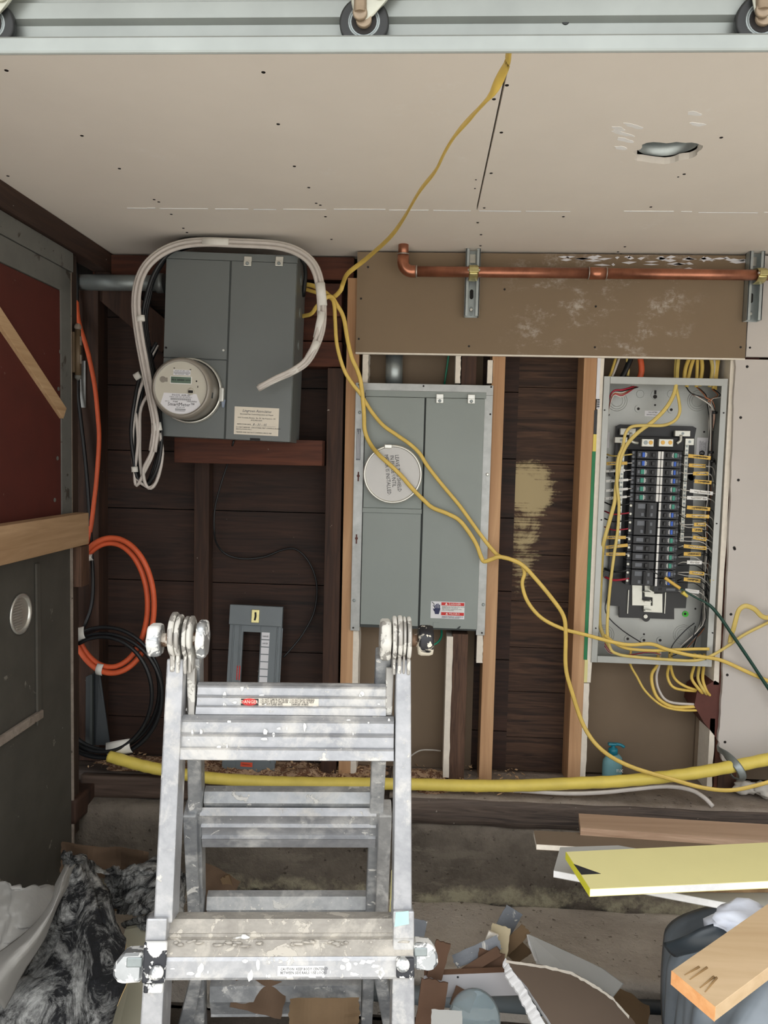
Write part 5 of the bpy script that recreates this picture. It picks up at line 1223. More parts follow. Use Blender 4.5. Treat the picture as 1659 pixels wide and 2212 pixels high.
def roller(px,py,label):
    c=at(px,py,YT+.013); c.z=zl+.0352; R=thing('track_roller',Frame(Matrix.Translation(c)),label,'roller')
    MB().lathe([(.0235,-.004),(.0255,-.003),(.0255,.003),(.0235,.004)],O,AX,36).build('tyre',M['roller_black'],R)
    MB().lathe([(.0165,-.004),(.0165,.0045),(.0145,.0045),(.0145,.0042)],O,AX,28).build('hub',M['conduit'],R)
    MB().lathe([(.0135,0),(.013,.005)],O,AX,24).build('hub_seal',M['hole'],R)
    MB().lathe([(.008,0),(.008,.010)],O,AX,20).build('axle',M['pin_tan'],R)
    # forked arm reaching up
    pts=[(-.012,.050),(-.013,.012),(-.010,.000),(-.004,-.006),(.003,-.006),(.010,-.001),(.020,.010),(.036,.028),(.040,.055)]
    MB().prism([(x,z+.004) for x,z in pts],-.0105,-.0070,.0012).build('arm',M['track_bracket'],R)
    MB().lathe([(.0075,0),(.0075,.003),(.0062,.0042)],V((-.0035,-.0105,.004)),AX,18).build('pin_head',M['pin_tan'],R)
    MB().tube([V((-.0035,-.0115,.004)),V((-.0040,-.0115,.052))],.0066,12,1).build('arm_rib',M['pin_tan'],R)
    MB().lathe([(.0095,0),(.0095,.002),(.008,.003)],V((.016,-.0105,.027)),AX,20).build('washer',M['track_bracket'],R)
    return R
roller(787,52,'black roller with steel arm in the middle of the overhead track'); roller(1642,72,'black roller at the right end of the overhead track'); roller(-18,28,'black roller at the left end of the overhead track')
# ================================================================== LADDER
M['seafoam']=plain('seafoam_paint',(176,214,206),.6)
D0=1.31
hc_=at(628,1376,-2.25+D0)
RZ=math.radians(5.2)
FF=Frame(Matrix.Translation(hc_)@Matrix.Rotation(RZ,4,'Z')@Matrix.Rotation(-math.radians(15),4,'X'))
FR_=Frame(Matrix.Translation(hc_)@Matrix.Rotation(RZ,4,'Z')@Matrix.Rotation(math.radians(20),4,'X'))
LD=thing('stepladder',Frame(Matrix.Translation((hc_.x,hc_.y,0))),'paint splattered aluminium folding ladder standing open in front of the wall','ladder')
LI=LD.matrix_world.inverted() if False else Matrix.Translation(-V((hc_.x,hc_.y,0)))
def lb(F,mb,name,mat,par=None):
    mb.xform(LI@F.M); return mb.build(name,M[mat],par or LD)
def rail(F,top,bot,off,dep,mat,name='rail',bev=.003,floor=False):
    """top/bot = (xleft,xright,y) pixels of the front face"""
    a=F.q(top[0],top[2],off); b=F.q(top[1],top[2],off); c=F.q(bot[0],bot[2],off); d=F.q(bot[1],bot[2],off)
    za=(a.z+b.z)/2; zc=(c.z+d.z)/2
    a.z=b.z=za; c.z=d.z=zc
    if floor:
        # run on down until the foot meets the floor
        zf=(-(hc_.z)-0*off)/ (F.M.to_3x3()@V((0,0,1))).z
        k=(zf-za)/(zc-za); c=a+(c-a)*k; d=b+(d-b)*k
    dv=V((0,dep,0))
    return lb(F,MB().hexa([c,d,b,a,c+dv,d+dv,b+dv,a+dv],bev),name,mat)
# front frame rails
rl1=rail(FF,(360,397,1423),(331,372,1995),0,.052,'alu')
rl2=rail(FF,(856,888,1423),(849,890,1985),0,.052,'alu')
rail(FF,(317,360,1987),(302,350,2212),-.006,.064,'alu',floor=True,name='outer_rail'); rail(FF,(850,894,1972),(846,896,2212),-.006,.064,'alu',floor=True,name='outer_rail')
# sleeve collars
rail(FF,(316,361,1984),(312,358,2035),-.010,.066,'alu','collar'); rail(FF,(849,895,1968),(850,895,2030),-.010,.066,'alu','collar')
# rear frame rails
rail(FR_,(400,431,1424),(412,440,2140),.0,.040,'alu_dark',floor=True,name='inner_rail'); rail(FR_,(812,846,1424),(783,808,2140),.0,.040,'alu_dark',floor=True,name='inner_rail')
rail(FR_,(394,424,1763),(412,436,2118),-.010,.046,'alu_dark','outer_rail'); rail(FR_,(818,847,1763),(806,832,2108),-.010,.046,'alu_rust','outer_rail')
rail(FR_,(411,436,2116),(386,418,2212),-.010,.046,'alu_dark','flared_foot',floor=True); rail(FR_,(806,832,2106),(826,856,2212),-.010,.046,'alu_dark','flared_foot',floor=True)
# rungs
def rung(F,xl,xr,yt,yb,off,dep,mat,name='rung',slant=0,steps=True,par=None):
    a=F.q(xl,(yt+yb)/2,off); b=F.q(xr,(yt+yb)/2,off); zt=F.q((xl+xr)/2,yt,off).z; zb=F.q((xl+xr)/2,yb,off).z; H_=zt-zb
    if steps: pr=[(dep,0),(dep,1),(.012,1.0),(.0,.90),(.003,.87),(.006,.84),(.006,.62),(.0,.58),(.004,.55),(.006,.52),(.006,.30),(-.001,.27),(.001,.23),(.0,.02),(.004,0)]
    else: pr=[(dep,0),(dep,1),(.014,1.0),(.0,.60),(.003,.56),(.003,.06),(.0,0)]
    return lb(F,MB().extr([V((a.x,off+p[0],zb+H_*p[1])) for p in pr],(b.x-a.x,0,0)),name,mat,par)
r1=rung(FF,424,834,1476,1546,.020,.045,'alu'); r2=rung(FF,386,851,1547,1644,.004,.060,'alu')
# paint ridges on top of rung2
# lower front rungs: inner (recessed) and outer (forward)
r3=rung(FF,362,851,1991,2052,.010,.05,'alu_dirty',steps=False)
a=FF.q(352,2090,-.012); b=FF.q(893,2090,-.012); zt=FF.q(620,2038,-.012).z; zm=FF.q(620,2066,-.012).z; zb=FF.q(620,2116,-.012).z
tread=lb(FF,MB().extr([V((a.x,-.012,zm)),V((a.x,.004,zt)),V((a.x,.030,zt+.006)),V((a.x,.030,zm))],(b.x-a.x,0,0)),'tread','alu_dirty')
r4=lb(FF,MB().extr([V((a.x,p[0],p[1])) for p in ((-.012,zb),(-.014,zb+.004),(-.014,zm-.006),(-.012,zm-.0005),(.030,zm-.0005),(.030,zb))],(b.x-a.x,0,0)),'rung','alu')
# rear rungs
rung(FR_,440,808,1722,1756,.012,.03,'alu_dark',steps=False); rung(FR_,434,812,1755,1832,-.004,.012,'alu')
rung(FR_,446,792,1949,1991,.012,.03,'alu_dark',steps=False); rung(FR_,443,796,1990,2060,-.004,.012,'alu')
rung(FR_,453,780,2143,2196,.010,.03,'alu_dark',steps=False)
# inner liner plates at the top of the front frame
for xa,xb,xc,xd in ((402,421,406,420),(834,852,833,847)): rail(FF,(xa,xb,1441),(xc,xd,1546),.024,.020,'hinge_alu','rail_liner',.002)
# rivet holes left rail flank
for px,py in ((397,1478),(396,1493),(395,1506),(396,1520),(394,1532)):
    p=FF.q(px,py,.026); q_=FF.q(397,py,.0); lb(FF,MB().lathe([(.0028,0),(.0025,.0012)],V((q_.x+.0004,.018+.018*((py//7)%2),p.z)),V((1,0,0)),10),'rivet','alu_rust',rl1)
# hinges
def hx_(px,py=1376): 
    return FF.q(px,py,0).x
FH=Frame(Matrix.Translation(hc_)@Matrix.Rotation(RZ,4,'Z'))
def hq(px): return FH.q(px,1376,0).x
def hinge(plates,knobs,left):
    root=None
    for i,(xa,xb,r,zoff,mt) in enumerate(plates):
        a=hq(xa); b=hq(xb); zz=zoff
        m=MB().lathe([(r-.003,0),(r,.0015),(r,b-a-.0015),(r-.003,b-a)],V((a,0,zz)),V((1,0,0)),32)
        # tongue down into the rail
        m.box((a+.0008,-.019,zz-.062),(b-.0008,.022,zz-.005),.002)
        o=lb(FH,m,'hinge_plate',mt); root=root or o
    return root
hl=hinge([(371,383,.039,.002,'hinge_alu'),(384,394,.037,.0,'hinge_alu'),(400,409,.036,-.002,'hinge_alu'),(410,419,.035,.0,'hinge_alu')],None,True)
hr=hinge([(847,856,.039,.001,'hinge_alu'),(858,868,.038,.003,'hinge_alu'),(869,876,.036,.003,'hinge_alu'),(878,887,.038,.001,'hinge_alu')],None,False)
def knob(px0,px1,py,r,mat,stem,tilt=0,lob=0):
    a=hq(px0); b=hq(px1); z=FH.q((px0+px1)/2,py,0).z; n=40
    m=MB(); m.lathe([(r*.5,0),(r*.92,(b-a)*.08),(r,(b-a)*.25),(r,(b-a)*.75),(r*.93,(b-a)*.95),(r*.6,b-a)],V((a,0,z)),V((1,0,0)),n)
    if lob:
        for v_ in m.b.verts:
            an=math.atan2(v_.co.z-z,v_.co.y); k=1+.06*math.cos(an*6); v_.co.y*=k; v_.co.z=z+(v_.co.z-z)*k
    o=lb(FH,m,'lock_knob',mat)
    s0=hq(stem[0]); s1=hq(stem[1]); lb(FH,MB().tube([V((s0,0,z)),V((s1,0,z))],.012,16,1),'knob_stem','rusty_pin')
knob(321,351,1382,.0285,'knob_alu',(350,372),lob=1); knob(427,448,1380,.033,'knob_alu',(418,430),lob=1)
knob(819,845,1381,.036,'hinge_alu',(843,850),lob=1); knob(901,936,1383,.0270,'knob_black',(884,903))
# locks and side lugs
def lockset(x0,x1,y0,y1,lx0,lx1,ly0,ly1,bolt,side):
    a=FF.q(x0,y0,-.016); b=FF.q(x1,y1,-.016)
    o=lb(FF,MB().box((a.x,-.020,b.z),(b.x,-.010,a.z),.003),'lock_bracket','black_lock')
    p=FF.q(bolt[0],bolt[1],-.02); lb(FF,MB().lathe([(.011,0),(.011,.004),(.006,.007)],V((p.x,-.020,p.z)),AX,18),'lock_bolt','knob_alu',None)
    c=FF.q(lx0,ly0,.01); d=FF.q(lx1,ly1,.01)
    m=MB()
    x_in,x_out=(d.x,c.x) if side=='L' else (c.x,d.x); s=-1 if side=='L' else 1
    w_=abs(x_out-x_in); H_=c.z-d.z; n=8
    pts=[(x_in,d.z)]+[(x_out-s*w_*.45+s*w_*.45*math.sin(t),(d.z+H_*.30)-H_*.30*math.cos(t)) for t in [math.pi/2*i/n for i in range(n+1)]]+[(x_out-s*w_*.02,d.z+H_*.62),(x_out-s*w_*.30,c.z-H_*.03),(x_in,c.z)]
    m.prism(pts,-.008,.030,.004); lb(FF,m,'lock_handle','knob_alu')
    lb(FF,MB().box((min(x_in,x_in+s*w_*.55),.0 -.0095,d.z+H_*.52),(max(x_in,x_in+s*w_*.55),-.006,c.z-H_*.14),.002),'handle_recess','conduit')
lockset(312,356,2034,2123,253,311,2050,2114,(339,2100),'L'); lockset(856,895,2068,2112,893,944,2030,2087,(870,2083),'R')
rail(FF,(310,352,2125),(308,350,2147),-.0135,.010,'black_lock','lock_band')
# stickers
def stick(F,x0,y0,x1,y1,off,mat,par,nm='sticker',th=.0005):
    a=F.q(x0,y0,off); b=F.q(x1,y1,off); o=lb(F,MB().box((a.x,off-th,b.z),(b.x,off,a.z)),nm,mat,par); return o,a,b
so,a,b=stick(FF,519,1508,688,1526,.0255,'paper',r1,'warning_sticker')
TMX=LI@FF.M
def ltext(s,fx,fz,sz,mat,par,al='LEFT',sx=1,off=.0246,sh=0):
    return text('lettering',s,sz,TMX@tm((a.x+(b.x-a.x)*fx,off,b.z+(a.z-b.z)*fz)),M[mat],par,sx,al,shear=sh)
wz=b.x-a.x
c0=V((a.x+wz*.12,.0249,(a.z+b.z)/2)); lb(FF,MB().box((a.x+wz*.01,.0248,b.z+.0008),(a.x+wz*.235,.0251,a.z-.0008)),'black_field','ink',so)
lb(FF,MB().lathe([(.0062,0),(.0062,.0004)],c0,AX,24,sx=1,sy=1).xform(Matrix.Translation(c0)@Matrix.Diagonal((2.2,1,1,1))@Matrix.Translation(-c0)),'red_oval','red_print',so)
text('lettering','DANGER',.0080,TMX@tm((c0.x,.0243,c0.z)),M['paper'],so,.95)
for i,s in enumerate(('1. DO NOT CLIMB FROM THIS SIDE.','2. DO NOT USE AS A STEPLADDER','    WITHOUT FLARED BASES.')): ltext(s,.25,.80-.29*i,.0052,'ink',so,sx=.62)
for i,s in enumerate(('3. DO NOT PLACE OVERHEAD.','4. DO NOT SIT ON OR USE IF','    DAMAGED OR BENT.')): ltext(s,.63,.80-.29*i,.0052,'ink',so,sx=.62)
# worn sticker on rung 4
so4,a,b=stick(FF,600,2086,700,2108,-.0145,'white_paint',r4,'worn_sticker')
for i,s in enumerate(('CAUTION  KEEP BODY CENTERED','BETWEEN SIDE RAILS  USE LOCKS')): ltext(s,.06,.66-.35*i,.0058,'ink_soft',so4,sx=.85,off=-.0153)
# white paint blobs on lower rungs
rnd=random.Random(21)
def blobs(F,off,x0,x1,y0,y1,n,smin,smax,par,mat='white_paint',nm='paint_splash'):
    m=MB()
    for i in range(n):
        px=rnd.uniform(x0,x1); py=rnd.uniform(y0,y1); p=F.q(px,py,off); r=rnd.uniform(smin,smax)**1; k=9; st=rnd.uniform(.5,1.8)
        pts=[(p.x+r*st*math.cos(2*math.pi*j/k)*(1+rnd.uniform(-.35,.35)),p.z+r/st*math.sin(2*math.pi*j/k)*(1+rnd.uniform(-.35,.35))) for j in range(k)]
        m.prism(pts,off-.0007,off+.0003)
    return lb(F,m,nm,mat,par)
blobs(FF,.0060,400,845,1555,1640,26,.0012,.0045,r2); blobs(FF,.0245,440,830,1485,1540,14,.001,.004,r1)
blobs(FF,-.0142,360,890,2072,2110,30,.0015,.006,r4); 

m=MB()
for (x,y,r) in ((512,2030,.008),(530,2026,.009),(548,2034,.006),(560,2036,.006),(520,2040,.007)):
    p=FF.q(x,y,.013); m.blob((p.x,.010,p.z),r,.003,r*.7,.3,sub=2,seed=x)
lb(FF,m,'paint_lump','white_paint',r3)
# plaster lumps on the tread
m=MB()
for i in range(70):
    px=rnd.uniform(365,880); p=FF.q(px,2052,-.004); m.blob((p.x,rnd.uniform(-.008,.022),zt-.004+rnd.uniform(-.001,.004)),rnd.uniform(.003,.012),.004,.0025,.4,sub=1,seed=i)
lb(FF,m,'plaster_crust','alu_dirty',tread)
# side decals on the inner flanks
for (px,y0,y1,mt) in ((380,1660,1690,'paper_white'),(379,1692,1700,'ink'),(378,1702,1730,'paper_white')):
    a_=FF.q(px,y0,.02); b_=FF.q(px,y1,.02); e=FF.q(382,(y0+y1)/2,0)
# rungs' end paint: teal dab
p=FF.q(868,1982,-.0105); lb(FF,MB().prism([(p.x-.012,p.z-.014),(p.x+.012,p.z-.010),(p.x+.011,p.z+.010),(p.x-.010,p.z+.008)],-.0108,-.010),'teal_dab','seafoam')
# ================================================================== LOWER BAY ITEMS
# leaning grey dead-front cover
o_=at(486,1664,-.01)
CF=Frame(Matrix.Translation(o_)@Matrix.Rotation(math.radians(1.0),4,'Y')@Matrix.Rotation(-math.radians(7),4,'X'))
cv=thing('panel_cover',CF,'grey breaker panel cover with slot and label strip leaning behind the ladder','panel cover')
def CQ(x,y,o=0): return CF.q(x,y,o)
zt=CQ(555,1308).z; xr=CQ(611,1320).x; xl=CQ(498,1320).x; x0=min(xl,0)+.0
z0=0; wc=xr-xl
sl0=CQ(523,1400).x; sl1=CQ(561,1400).x; ss=CQ(540,1365).z
m=MB(); m.box((xl,0,z0),(sl0,.012,zt),.001); m.box((sl1,0,z0),(xr,.012,zt),.001); m.box((sl0,0,ss),(sl1,.012,zt)); m.box((sl0,0,z0),(sl1,.012,.10)); m.build('cover_plate',M['cover_grey'],cv)
zf=CQ(555,1351).z
MB().box((xl-.001,-.010,zf),(xr+.001,.0,zt),.002).build('top_flange',M['cover_grey'],cv)
for px in (503,518,598,608): 
    x=CQ(px,1400).x; MB().box((x-.0018,-.004,.03),(x+.0018,0,zf-.004),.001).build('ridge',M['cover_grey'],cv)
x0_=CQ(564,1400).x; x1_=CQ(581,1400).x; zt_=CQ(570,1366).z
ls=MB().box((x0_,-.001,.12),(x1_,0,zt_)).build('label_strip',M['paper_white'],cv)
z=zt_-.022
while z>.13:
    MB().box((x0_,-.0014,z-.0015),(x1_,-.001,z+.0015)).build('divider',M['cover_grey'],ls); z-=.0225
for s,zz in (('RANGE',zt_-.012),('DRYER',zt_-.034)): text('lettering',s,.0068,tm(((x0_+x1_)/2,-.0016,zz)),M['ink'],ls,.8)
p=CQ(552,1331,-.01); lt=MB().box((p.x-.012,-.014,p.z-.020),(p.x+.012,-.010,p.z+.020),.001).build('latch',M['zinc_yellow'],cv)
MB().tube([V((p.x,-.015,p.z+.012)),V((p.x+.001,-.016,p.z)),V((p.x-.001,-.015,p.z-.012))],.0028,8,3).build('latch_slot',M['ink'],lt)
a=CQ(512,1438); b=CQ(517,1469); wl=MB().box((a.x,-.001,b.z),(b.x+.001,-.0002,a.z)).build('warning_strip',M['red_print'],cv)
text('lettering','WARNING',.006,tm(((a.x+b.x)/2,-.0014,(a.z+b.z)/2),math.radians(-90)),M['paper_white'],wl)
a=CQ(520,1646,0); b=CQ(545,1657,0); os_=MB().box((a.x,-.001,b.z),(b.x,-.0001,a.z)).build('orange_sticker',M['orange_print'],cv); text('lettering','WARNING',.0058,tm(((a.x+b.x)/2,-.0015,(a.z+b.z)/2)),M['ink'],os_,.9)
# folded dark metal wedge on the left
a=at(205,1615,.0)
wd=thing('metal_bracket',Frame(Matrix.Translation((a.x,a.y,ZS))),'dark grey folded metal wedge leaning in the corner behind the black coil','metal piece')
def wl_(px,py,Y=.0): return at(px,py,Y)-wd.location
MB().extr([wl_(184,1610),wl_(208,1610),wl_(206,1452),wl_(185,1462)],(0,.004,0),.0008).build('left_wing',M['wedge'],wd)
MB().extr([wl_(206,1610,-.01),wl_(238,1610,.0),wl_(216,1452,.0),wl_(206,1452,-.01)],(0,.004,0),.0008).build('right_wing',M['wedge'],wd)
MB().extr([wl_(197,1610,-.002),wl_(203,1610,-.004),wl_(203,1455,-.004),wl_(199,1455,-.002)],(0,-.012,0)).build('ridge',M['seam'],wd)
# sawdust on the ledge, left block
def heap(x0,x1,y0,y1,zb,h,seed,mat,label,name='sawdust'):
    def f(u,v_):
        x=x0+(x1-x0)*u; y=y0+(y1-y0)*v_; e=min(1,4*min(u,1-u))*min(1,5*min(v_,1-v_)+.0)
        return V((x,y,zb+h*e*(.6+.9*noise.noise(V((x*14+seed,y*14,0)))+.5*noise.noise(V((x*50,y*50,seed))))))
    m=MB().grid(f,90,16); o=m.build(name,mat); o['kind']='stuff'; return tag(o,label,'sawdust')
heap(-1.0,-.06,-.045,.088,.4365,.018,1,M['sawdust'],'reddish sawdust and chips lying on the sill behind the ladder')
heap(-.07,.12,-.12,.085,.4365,.012,5,M['sawdust'],'sawdust and plaster dust on the sill below the flush meter panel')
# flakes (countable at a glance only as litter)
m=MB(); rnd=random.Random(2)
for i in range(500):
    x=rnd.uniform(-1.0,.35); y=rnd.uniform(-.11 if x>-.06 else -.045,.08); r=rnd.uniform(.003,.009); c=V((x,y,.447+rnd.uniform(0,.006)))
    d1=V((rnd.uniform(-1,1),rnd.uniform(-1,1),rnd.uniform(-.4,.4))).normalized()*r; d2=V((rnd.uniform(-1,1),rnd.uniform(-1,1),rnd.uniform(-.4,.4))).normalized()*r*.5
    m.extr([c-d1,c+d2,c+d1,c-d2],(0,0,.0006))
o=m.build('wood_shavings',M['pine']); o['kind']='stuff'; tag(o,'scattered pale wood shavings along the sill','wood shavings')
o=rough_block((at(145,1700,-.12).x,-.20,.345),(at(190,1700,-.12).x,-.05,.412),8,8,6,.004,2).build('timber_block',M['dark_stud']); tag(o,'short dark timber stub sticking out of the sill at the left door','timber')
tag(rough_block((-1.0,-.075,.372),(-.43,-.05,.436),60,3,6,.003,12).build('timber_board',wood('ledge_board',(58,44,36),(104,86,74),'x',1.6)),'weathered board facing the sill behind the left ladder rail','timber')
# soap bottle
bo_=at(1323,1690,.02)
BT=thing('soap_bottle',Frame(Matrix.Translation((bo_.x,.03,ZS))),'clear pump bottle of teal soap standing on the sill below the breaker panel','bottle')
MB().lathe([(.034,0),(.039,.004),(.040,.03),(.040,.062),(.038,.074),(.028,.084),(.014,.090),(.012,.096)],n=28,sx=1,sy=.62).build('body',film('bottle_teal',(130,178,186),.2,.15),BT)
MB().lathe([(.014,.090),(.0145,.104),(.012,.108),(.006,.109),(.006,.116)],n=20).build('collar',M['teal_plastic'],BT)
MB().box((-.016,-.007,.116),(.010,.007,.124),.003).build('pump_head',M['teal_plastic'],BT); MB().tube([V((.006,0,.121)),V((.020,-.003,.120)),V((.032,-.006,.114))],.0045,10,3).build('spout',M['teal_plastic'],BT)
text('lettering','germx',.020,Matrix.Translation((0,-.0262,.050))@Matrix.Rotation(math.pi/2,4,'X'),M['white_paint'],BT,1.0)
# ================================================================== BOARDS ON THE BIN (right)
def plate(top,z,th,mat,name,label,cat,root=None,side=None,sidemat=None,origin=None):
    """board whose top face has the given pixel corners at height z"""
    p=[on_z(x,y,z) for x,y in top]; T=thing(name,Frame(Matrix.Translation(((p[0]+p[2])/2).xy.to_3d()+V((0,0,z-th)))),label,cat) if sidemat else None
    if not sidemat:
        o=MB().extr(p,(0,0,-th),.0006).build(name,mat); return tag(o,label,cat),p
    L=T.location
    MB().extr([q_-L for q_ in p],(0,0,-.0012)).build('top_paper',mat,T)
    MB().extr([q_-L-V((0,0,.0012)) for q_ in p],(0,0,-(th-.0024))).build('core',sidemat,T)
    MB().extr([q_-L-V((0,0,th-.0012)) for q_ in p],(0,0,-.0012)).build('bottom_paper',mat,T)
    return T,p
mply=wood('ply_layers',(150,116,90),(206,176,150),'x',.4,sc=1.6)
plate([(1250,1757),(1700,1783),(1700,1818),(1254,1788)],.602,.018,M['ply_face'],'plywood_strip','plywood strip lying hindmost in the stack of offcuts at the right','board',sidemat=mply)
plate([(1153,1794),(1560,1812),(1640,1850),(1159,1823)],.585,.0135,M['brownpaper'],'drywall_offcut','brown faced drywall strip sticking out furthest left in the stack of offcuts','drywall',sidemat=M['gypsum'])
plate([(1210,1830),(1335,1826),(1760,1900),(1760,1985),(1196,1880)],.600,.0145,M['grey_board'],'drywall_offcut','grey faced drywall strip lying directly under the yellow board','drywall',sidemat=M['gypsum_white'])
T,p=plate([(1223,1840),(1760,1815),(1760,1898),(1275,1920)],.660,.0145,M['yellow_board'],'yellow_drywall','yellow faced drywall strip with a black triangle on top of the stack of offcuts','drywall',sidemat=M['gypsum_white'])
q=[on_z(x,y,.6605) for x,y in ((1239,1866),(1298,1887),(1256,1889))]
MB().extr([x-T.location for x in q],(0,0,-.0006)).build('black_triangle',M['ink'],T)
d=(p[3]-p[0]); MB().extr([p[0]-T.location+V((-.0004,0,0)),p[3]-T.location+V((-.0004,0,0)),p[3]-T.location+V((-.0004,0,-.0145)),p[0]-T.location+V((-.0004,0,-.0145))],(-.0006,0,0)).build('end_paper',plain('yellow_edge',(226,220,60),.8),T)
# props the yellow board leans on (wedge of another offcut)
plate([(1420,1856),(1760,1850),(1760,1880),(1430,1880)],.6445,.044,M['new_stud_side'],'timber_block','timber offcut hidden between the yellow board and the grey one','timber')
# plank at the lower right
zp=.700
ZP=.70
T,p=plate([(1451,2096),(1700,1923),(1740,2030),(1546,2175)],ZP,.020,M['pine_board'],'pine_plank','pale pine plank pointing down left in the lower right corner','plank')
E_=MB().extr([p[0]+V((-.0003,-.0003,0)),p[3]+V((-.0003,-.0003,0)),p[3]+V((-.0003,-.0003,-.020)),p[0]+V((-.0003,-.0003,-.020))],(p[0]-p[1]).normalized()*.0006).xform(Matrix.Translation(-T.location)).build('end_grain',M['end_grain'],T)
m=MB()
for a_,b_ in (((1479,2106),(1510,2089)),((1490,2116),(1527,2090)),((1512,2134),(1542,2110)),((1523,2143),(1548,2112))):
    m.tube([on_z(*a_,ZP+.0004),on_z(*b_,ZP+.0004)],lambda t:.0006+.0012*t,6,4)
m.xform(Matrix.Translation(-T.location)).build('dent_marks',plain('dent_brown',(146,116,74),.8),T)
# bin with bag
bc_=V((.775,-.86,0))
BN=thing('rubbish_bag',Frame(Matrix.Translation(bc_)),'full blue grey plastic rubbish bag under the stack of offcuts at the lower right','rubbish bag')
def sq(a): return 1/max(abs(math.cos(a)),abs(math.sin(a)))**.6
def bag(u,v_):
    a=2*math.pi*u; e=1 if v_<.72 else math.cos((v_-.72)/.28*1.35)
    wr_=.016*noise.noise(V((math.cos(a)*5,math.sin(a)*5,v_*1.6)))+.006*noise.noise(V((math.cos(a)*22,math.sin(a)*22,v_*3)))
    r=(.190+.028*math.sin(v_*2.6)+wr_)*e
    return V((r*sq(a)*math.cos(a)*1.25,r*sq(a)*math.sin(a)*.85,.005+.575*min(1,v_*1.02)+.012*noise.noise(V((math.cos(a)*3,math.sin(a)*3,v_*6)))))
MB().grid(bag,150,50,th=.0012).build('bag_skin',M['bag_black'],BN)
# rolled edge of the bag running diagonally
sp_=[at(1448,2052,-.985)-bc_,at(1490,2040,-1.02)-bc_,at(1530,2022,-1.03)-bc_,at(1575,2012,-1.02)-bc_,at(1640,2010,-1.0)-bc_]
MB().tube(sp_,.002,8,6,flat=(.030,.012),up=V((0,1,-.4))).build('rolled_edge',M['bin_black'],BN)
tag(MB().blob(at(1612,1992,-1.02),.055,.035,.026,.3,sub=3,seed=9).build('white_bag',M['bag_white']),'crumpled white plastic bag on the rubbish bag under the grey strip','bag')
# ================================================================== RUBBLE ON THE FLOOR
def slab3(pts,vec,mat,name,label,cat='debris',bev=0):
    return tag(MB().extr(pts,vec,bev).build(name,mat),label,cat)
def ragged(pts,n,amp,seed):
    rnd=random.Random(seed); out=[]
    for i in range(len(pts)):
        a=V(pts[i]); b=V(pts[(i+1)%len(pts)])
        for j in range(n):
            q=a+(b-a)*(j/n)
            if j: q+=V((rnd.uniform(-amp,amp),rnd.uniform(-amp,amp),0))
            out.append(q)
    return out
# big broken drywall, tilted plane
z_=.34
base=[(1093,2074),(1180,2086),(1235,2100),(1290,2130),(1325,2156),(1365,2200),(1420,2290),(1440,2400),(1260,2420),(1200,2225),(1150,2150)]
BDF=Frame(Matrix.Translation(on_z(1200,2160,.30))@Matrix.Rotation(math.radians(16),4,'X'))
def tiltp(px,py,off=0):      # frame plane local z=0 -> use rotated frame with normal z
    r=R_WC@V(((px-CX)/FPX,(CY-py)/FPX,-1)); o=BDF.I@CAM; d=BDF.I.to_3x3()@r; return o+d*((off-o.z)/d.z)
bt=thing('broken_drywall',BDF,'large broken piece of brown drywall with torn white edge on the rubble at the bottom','drywall')
P_=[tiltp(*q_) for q_ in base]; P_=ragged(P_,5,.0018,3)
MB().extr(P_,(0,0,-.0012)).build('paper_face',plain('scrap_brown_paper',(104,89,76),.9,0,.05,5),bt); MB().extr([q_-V((0,0,.0012)) for q_ in P_],(0,0,-.011)).build('core',M['gypsum_white'],bt)
# torn white margin
L=[(1093,2070),(1110,2100),(1135,2135),(1160,2180),(1192,2235),(1230,2320)]; R_2=[(1086,2078),(1094,2110),(1120,2150),(1143,2196),(1165,2240),(1200,2330)]
LL=[tiltp(*q_,.0006) for q_ in L]; RR=[tiltp(*q_,-.008) for q_ in R_2]
rnd=random.Random(8); m=MB(); 
def dens(A,am): 
    o=[]
    for a_,b_ in zip(A,A[1:]):
        for j in range(8): o.append(a_+(b_-a_)*(j/8)+V((rnd.uniform(-am,am),rnd.uniform(-am,am),rnd.uniform(-.0004,.0004))))
    return o
A_=dens(LL,.0016); B_=dens(RR,.0022)
g1=[m.b.verts.new(q_) for q_ in A_]; g2=[m.b.verts.new(q_) for q_ in B_]; g3=[m.b.verts.new(q_-V((0,0,.006))) for q_ in B_]
for i in range(len(g1)-1): m.b.faces.new((g1[i],g1[i+1],g2[i+1],g2[i])); m.b.faces.new((g2[i],g2[i+1],g3[i+1],g3[i]))
m.build('torn_edge',M['gypsum_white'],bt)
m=MB(); A_=dens([tiltp(*q_,.0004) for q_ in base[:6]],.0010); B_=dens([tiltp(q_[0]-1,q_[1]+6,.0006) for q_ in base[:6]],.0014)
g1=[m.b.verts.new(q_) for q_ in A_]; g2=[m.b.verts.new(q_) for q_ in B_]
for i in range(len(g1)-1): m.b.faces.new((g1[i],g1[i+1],g2[i+1],g2[i]))
m.build('peeled_edge',M['gypsum'],bt)
# grey piece behind
G=[at(1140,2018,-.52),at(1215,2052,-.56),at(1300,2092,-.62),at(1345,2125,-.66),at(1310,2170,-.70),at(1190,2150,-.66),at(1157,2078,-.58)]
T=thing('drywall_scrap',Frame(Matrix.Translation(G[6].xy.to_3d())),'grey pointed drywall scrap leaning behind the large broken piece','drywall')
MB().extr([g-T.location for g in G],(.003,.002,-.001)).build('paper_face',M['grey_board'],T)
def fan(pts,th=.008,vec=None): return pts
w_=[at(1138,2018,-.525),at(1144,2022,-.52),at(1163,2078,-.575),at(1156,2074,-.585),at(1142,2040,-.54)]
MB().extr([g-T.location for g in w_],(0,.003,-.004)).build('torn_edge',M['gypsum_white'],T)
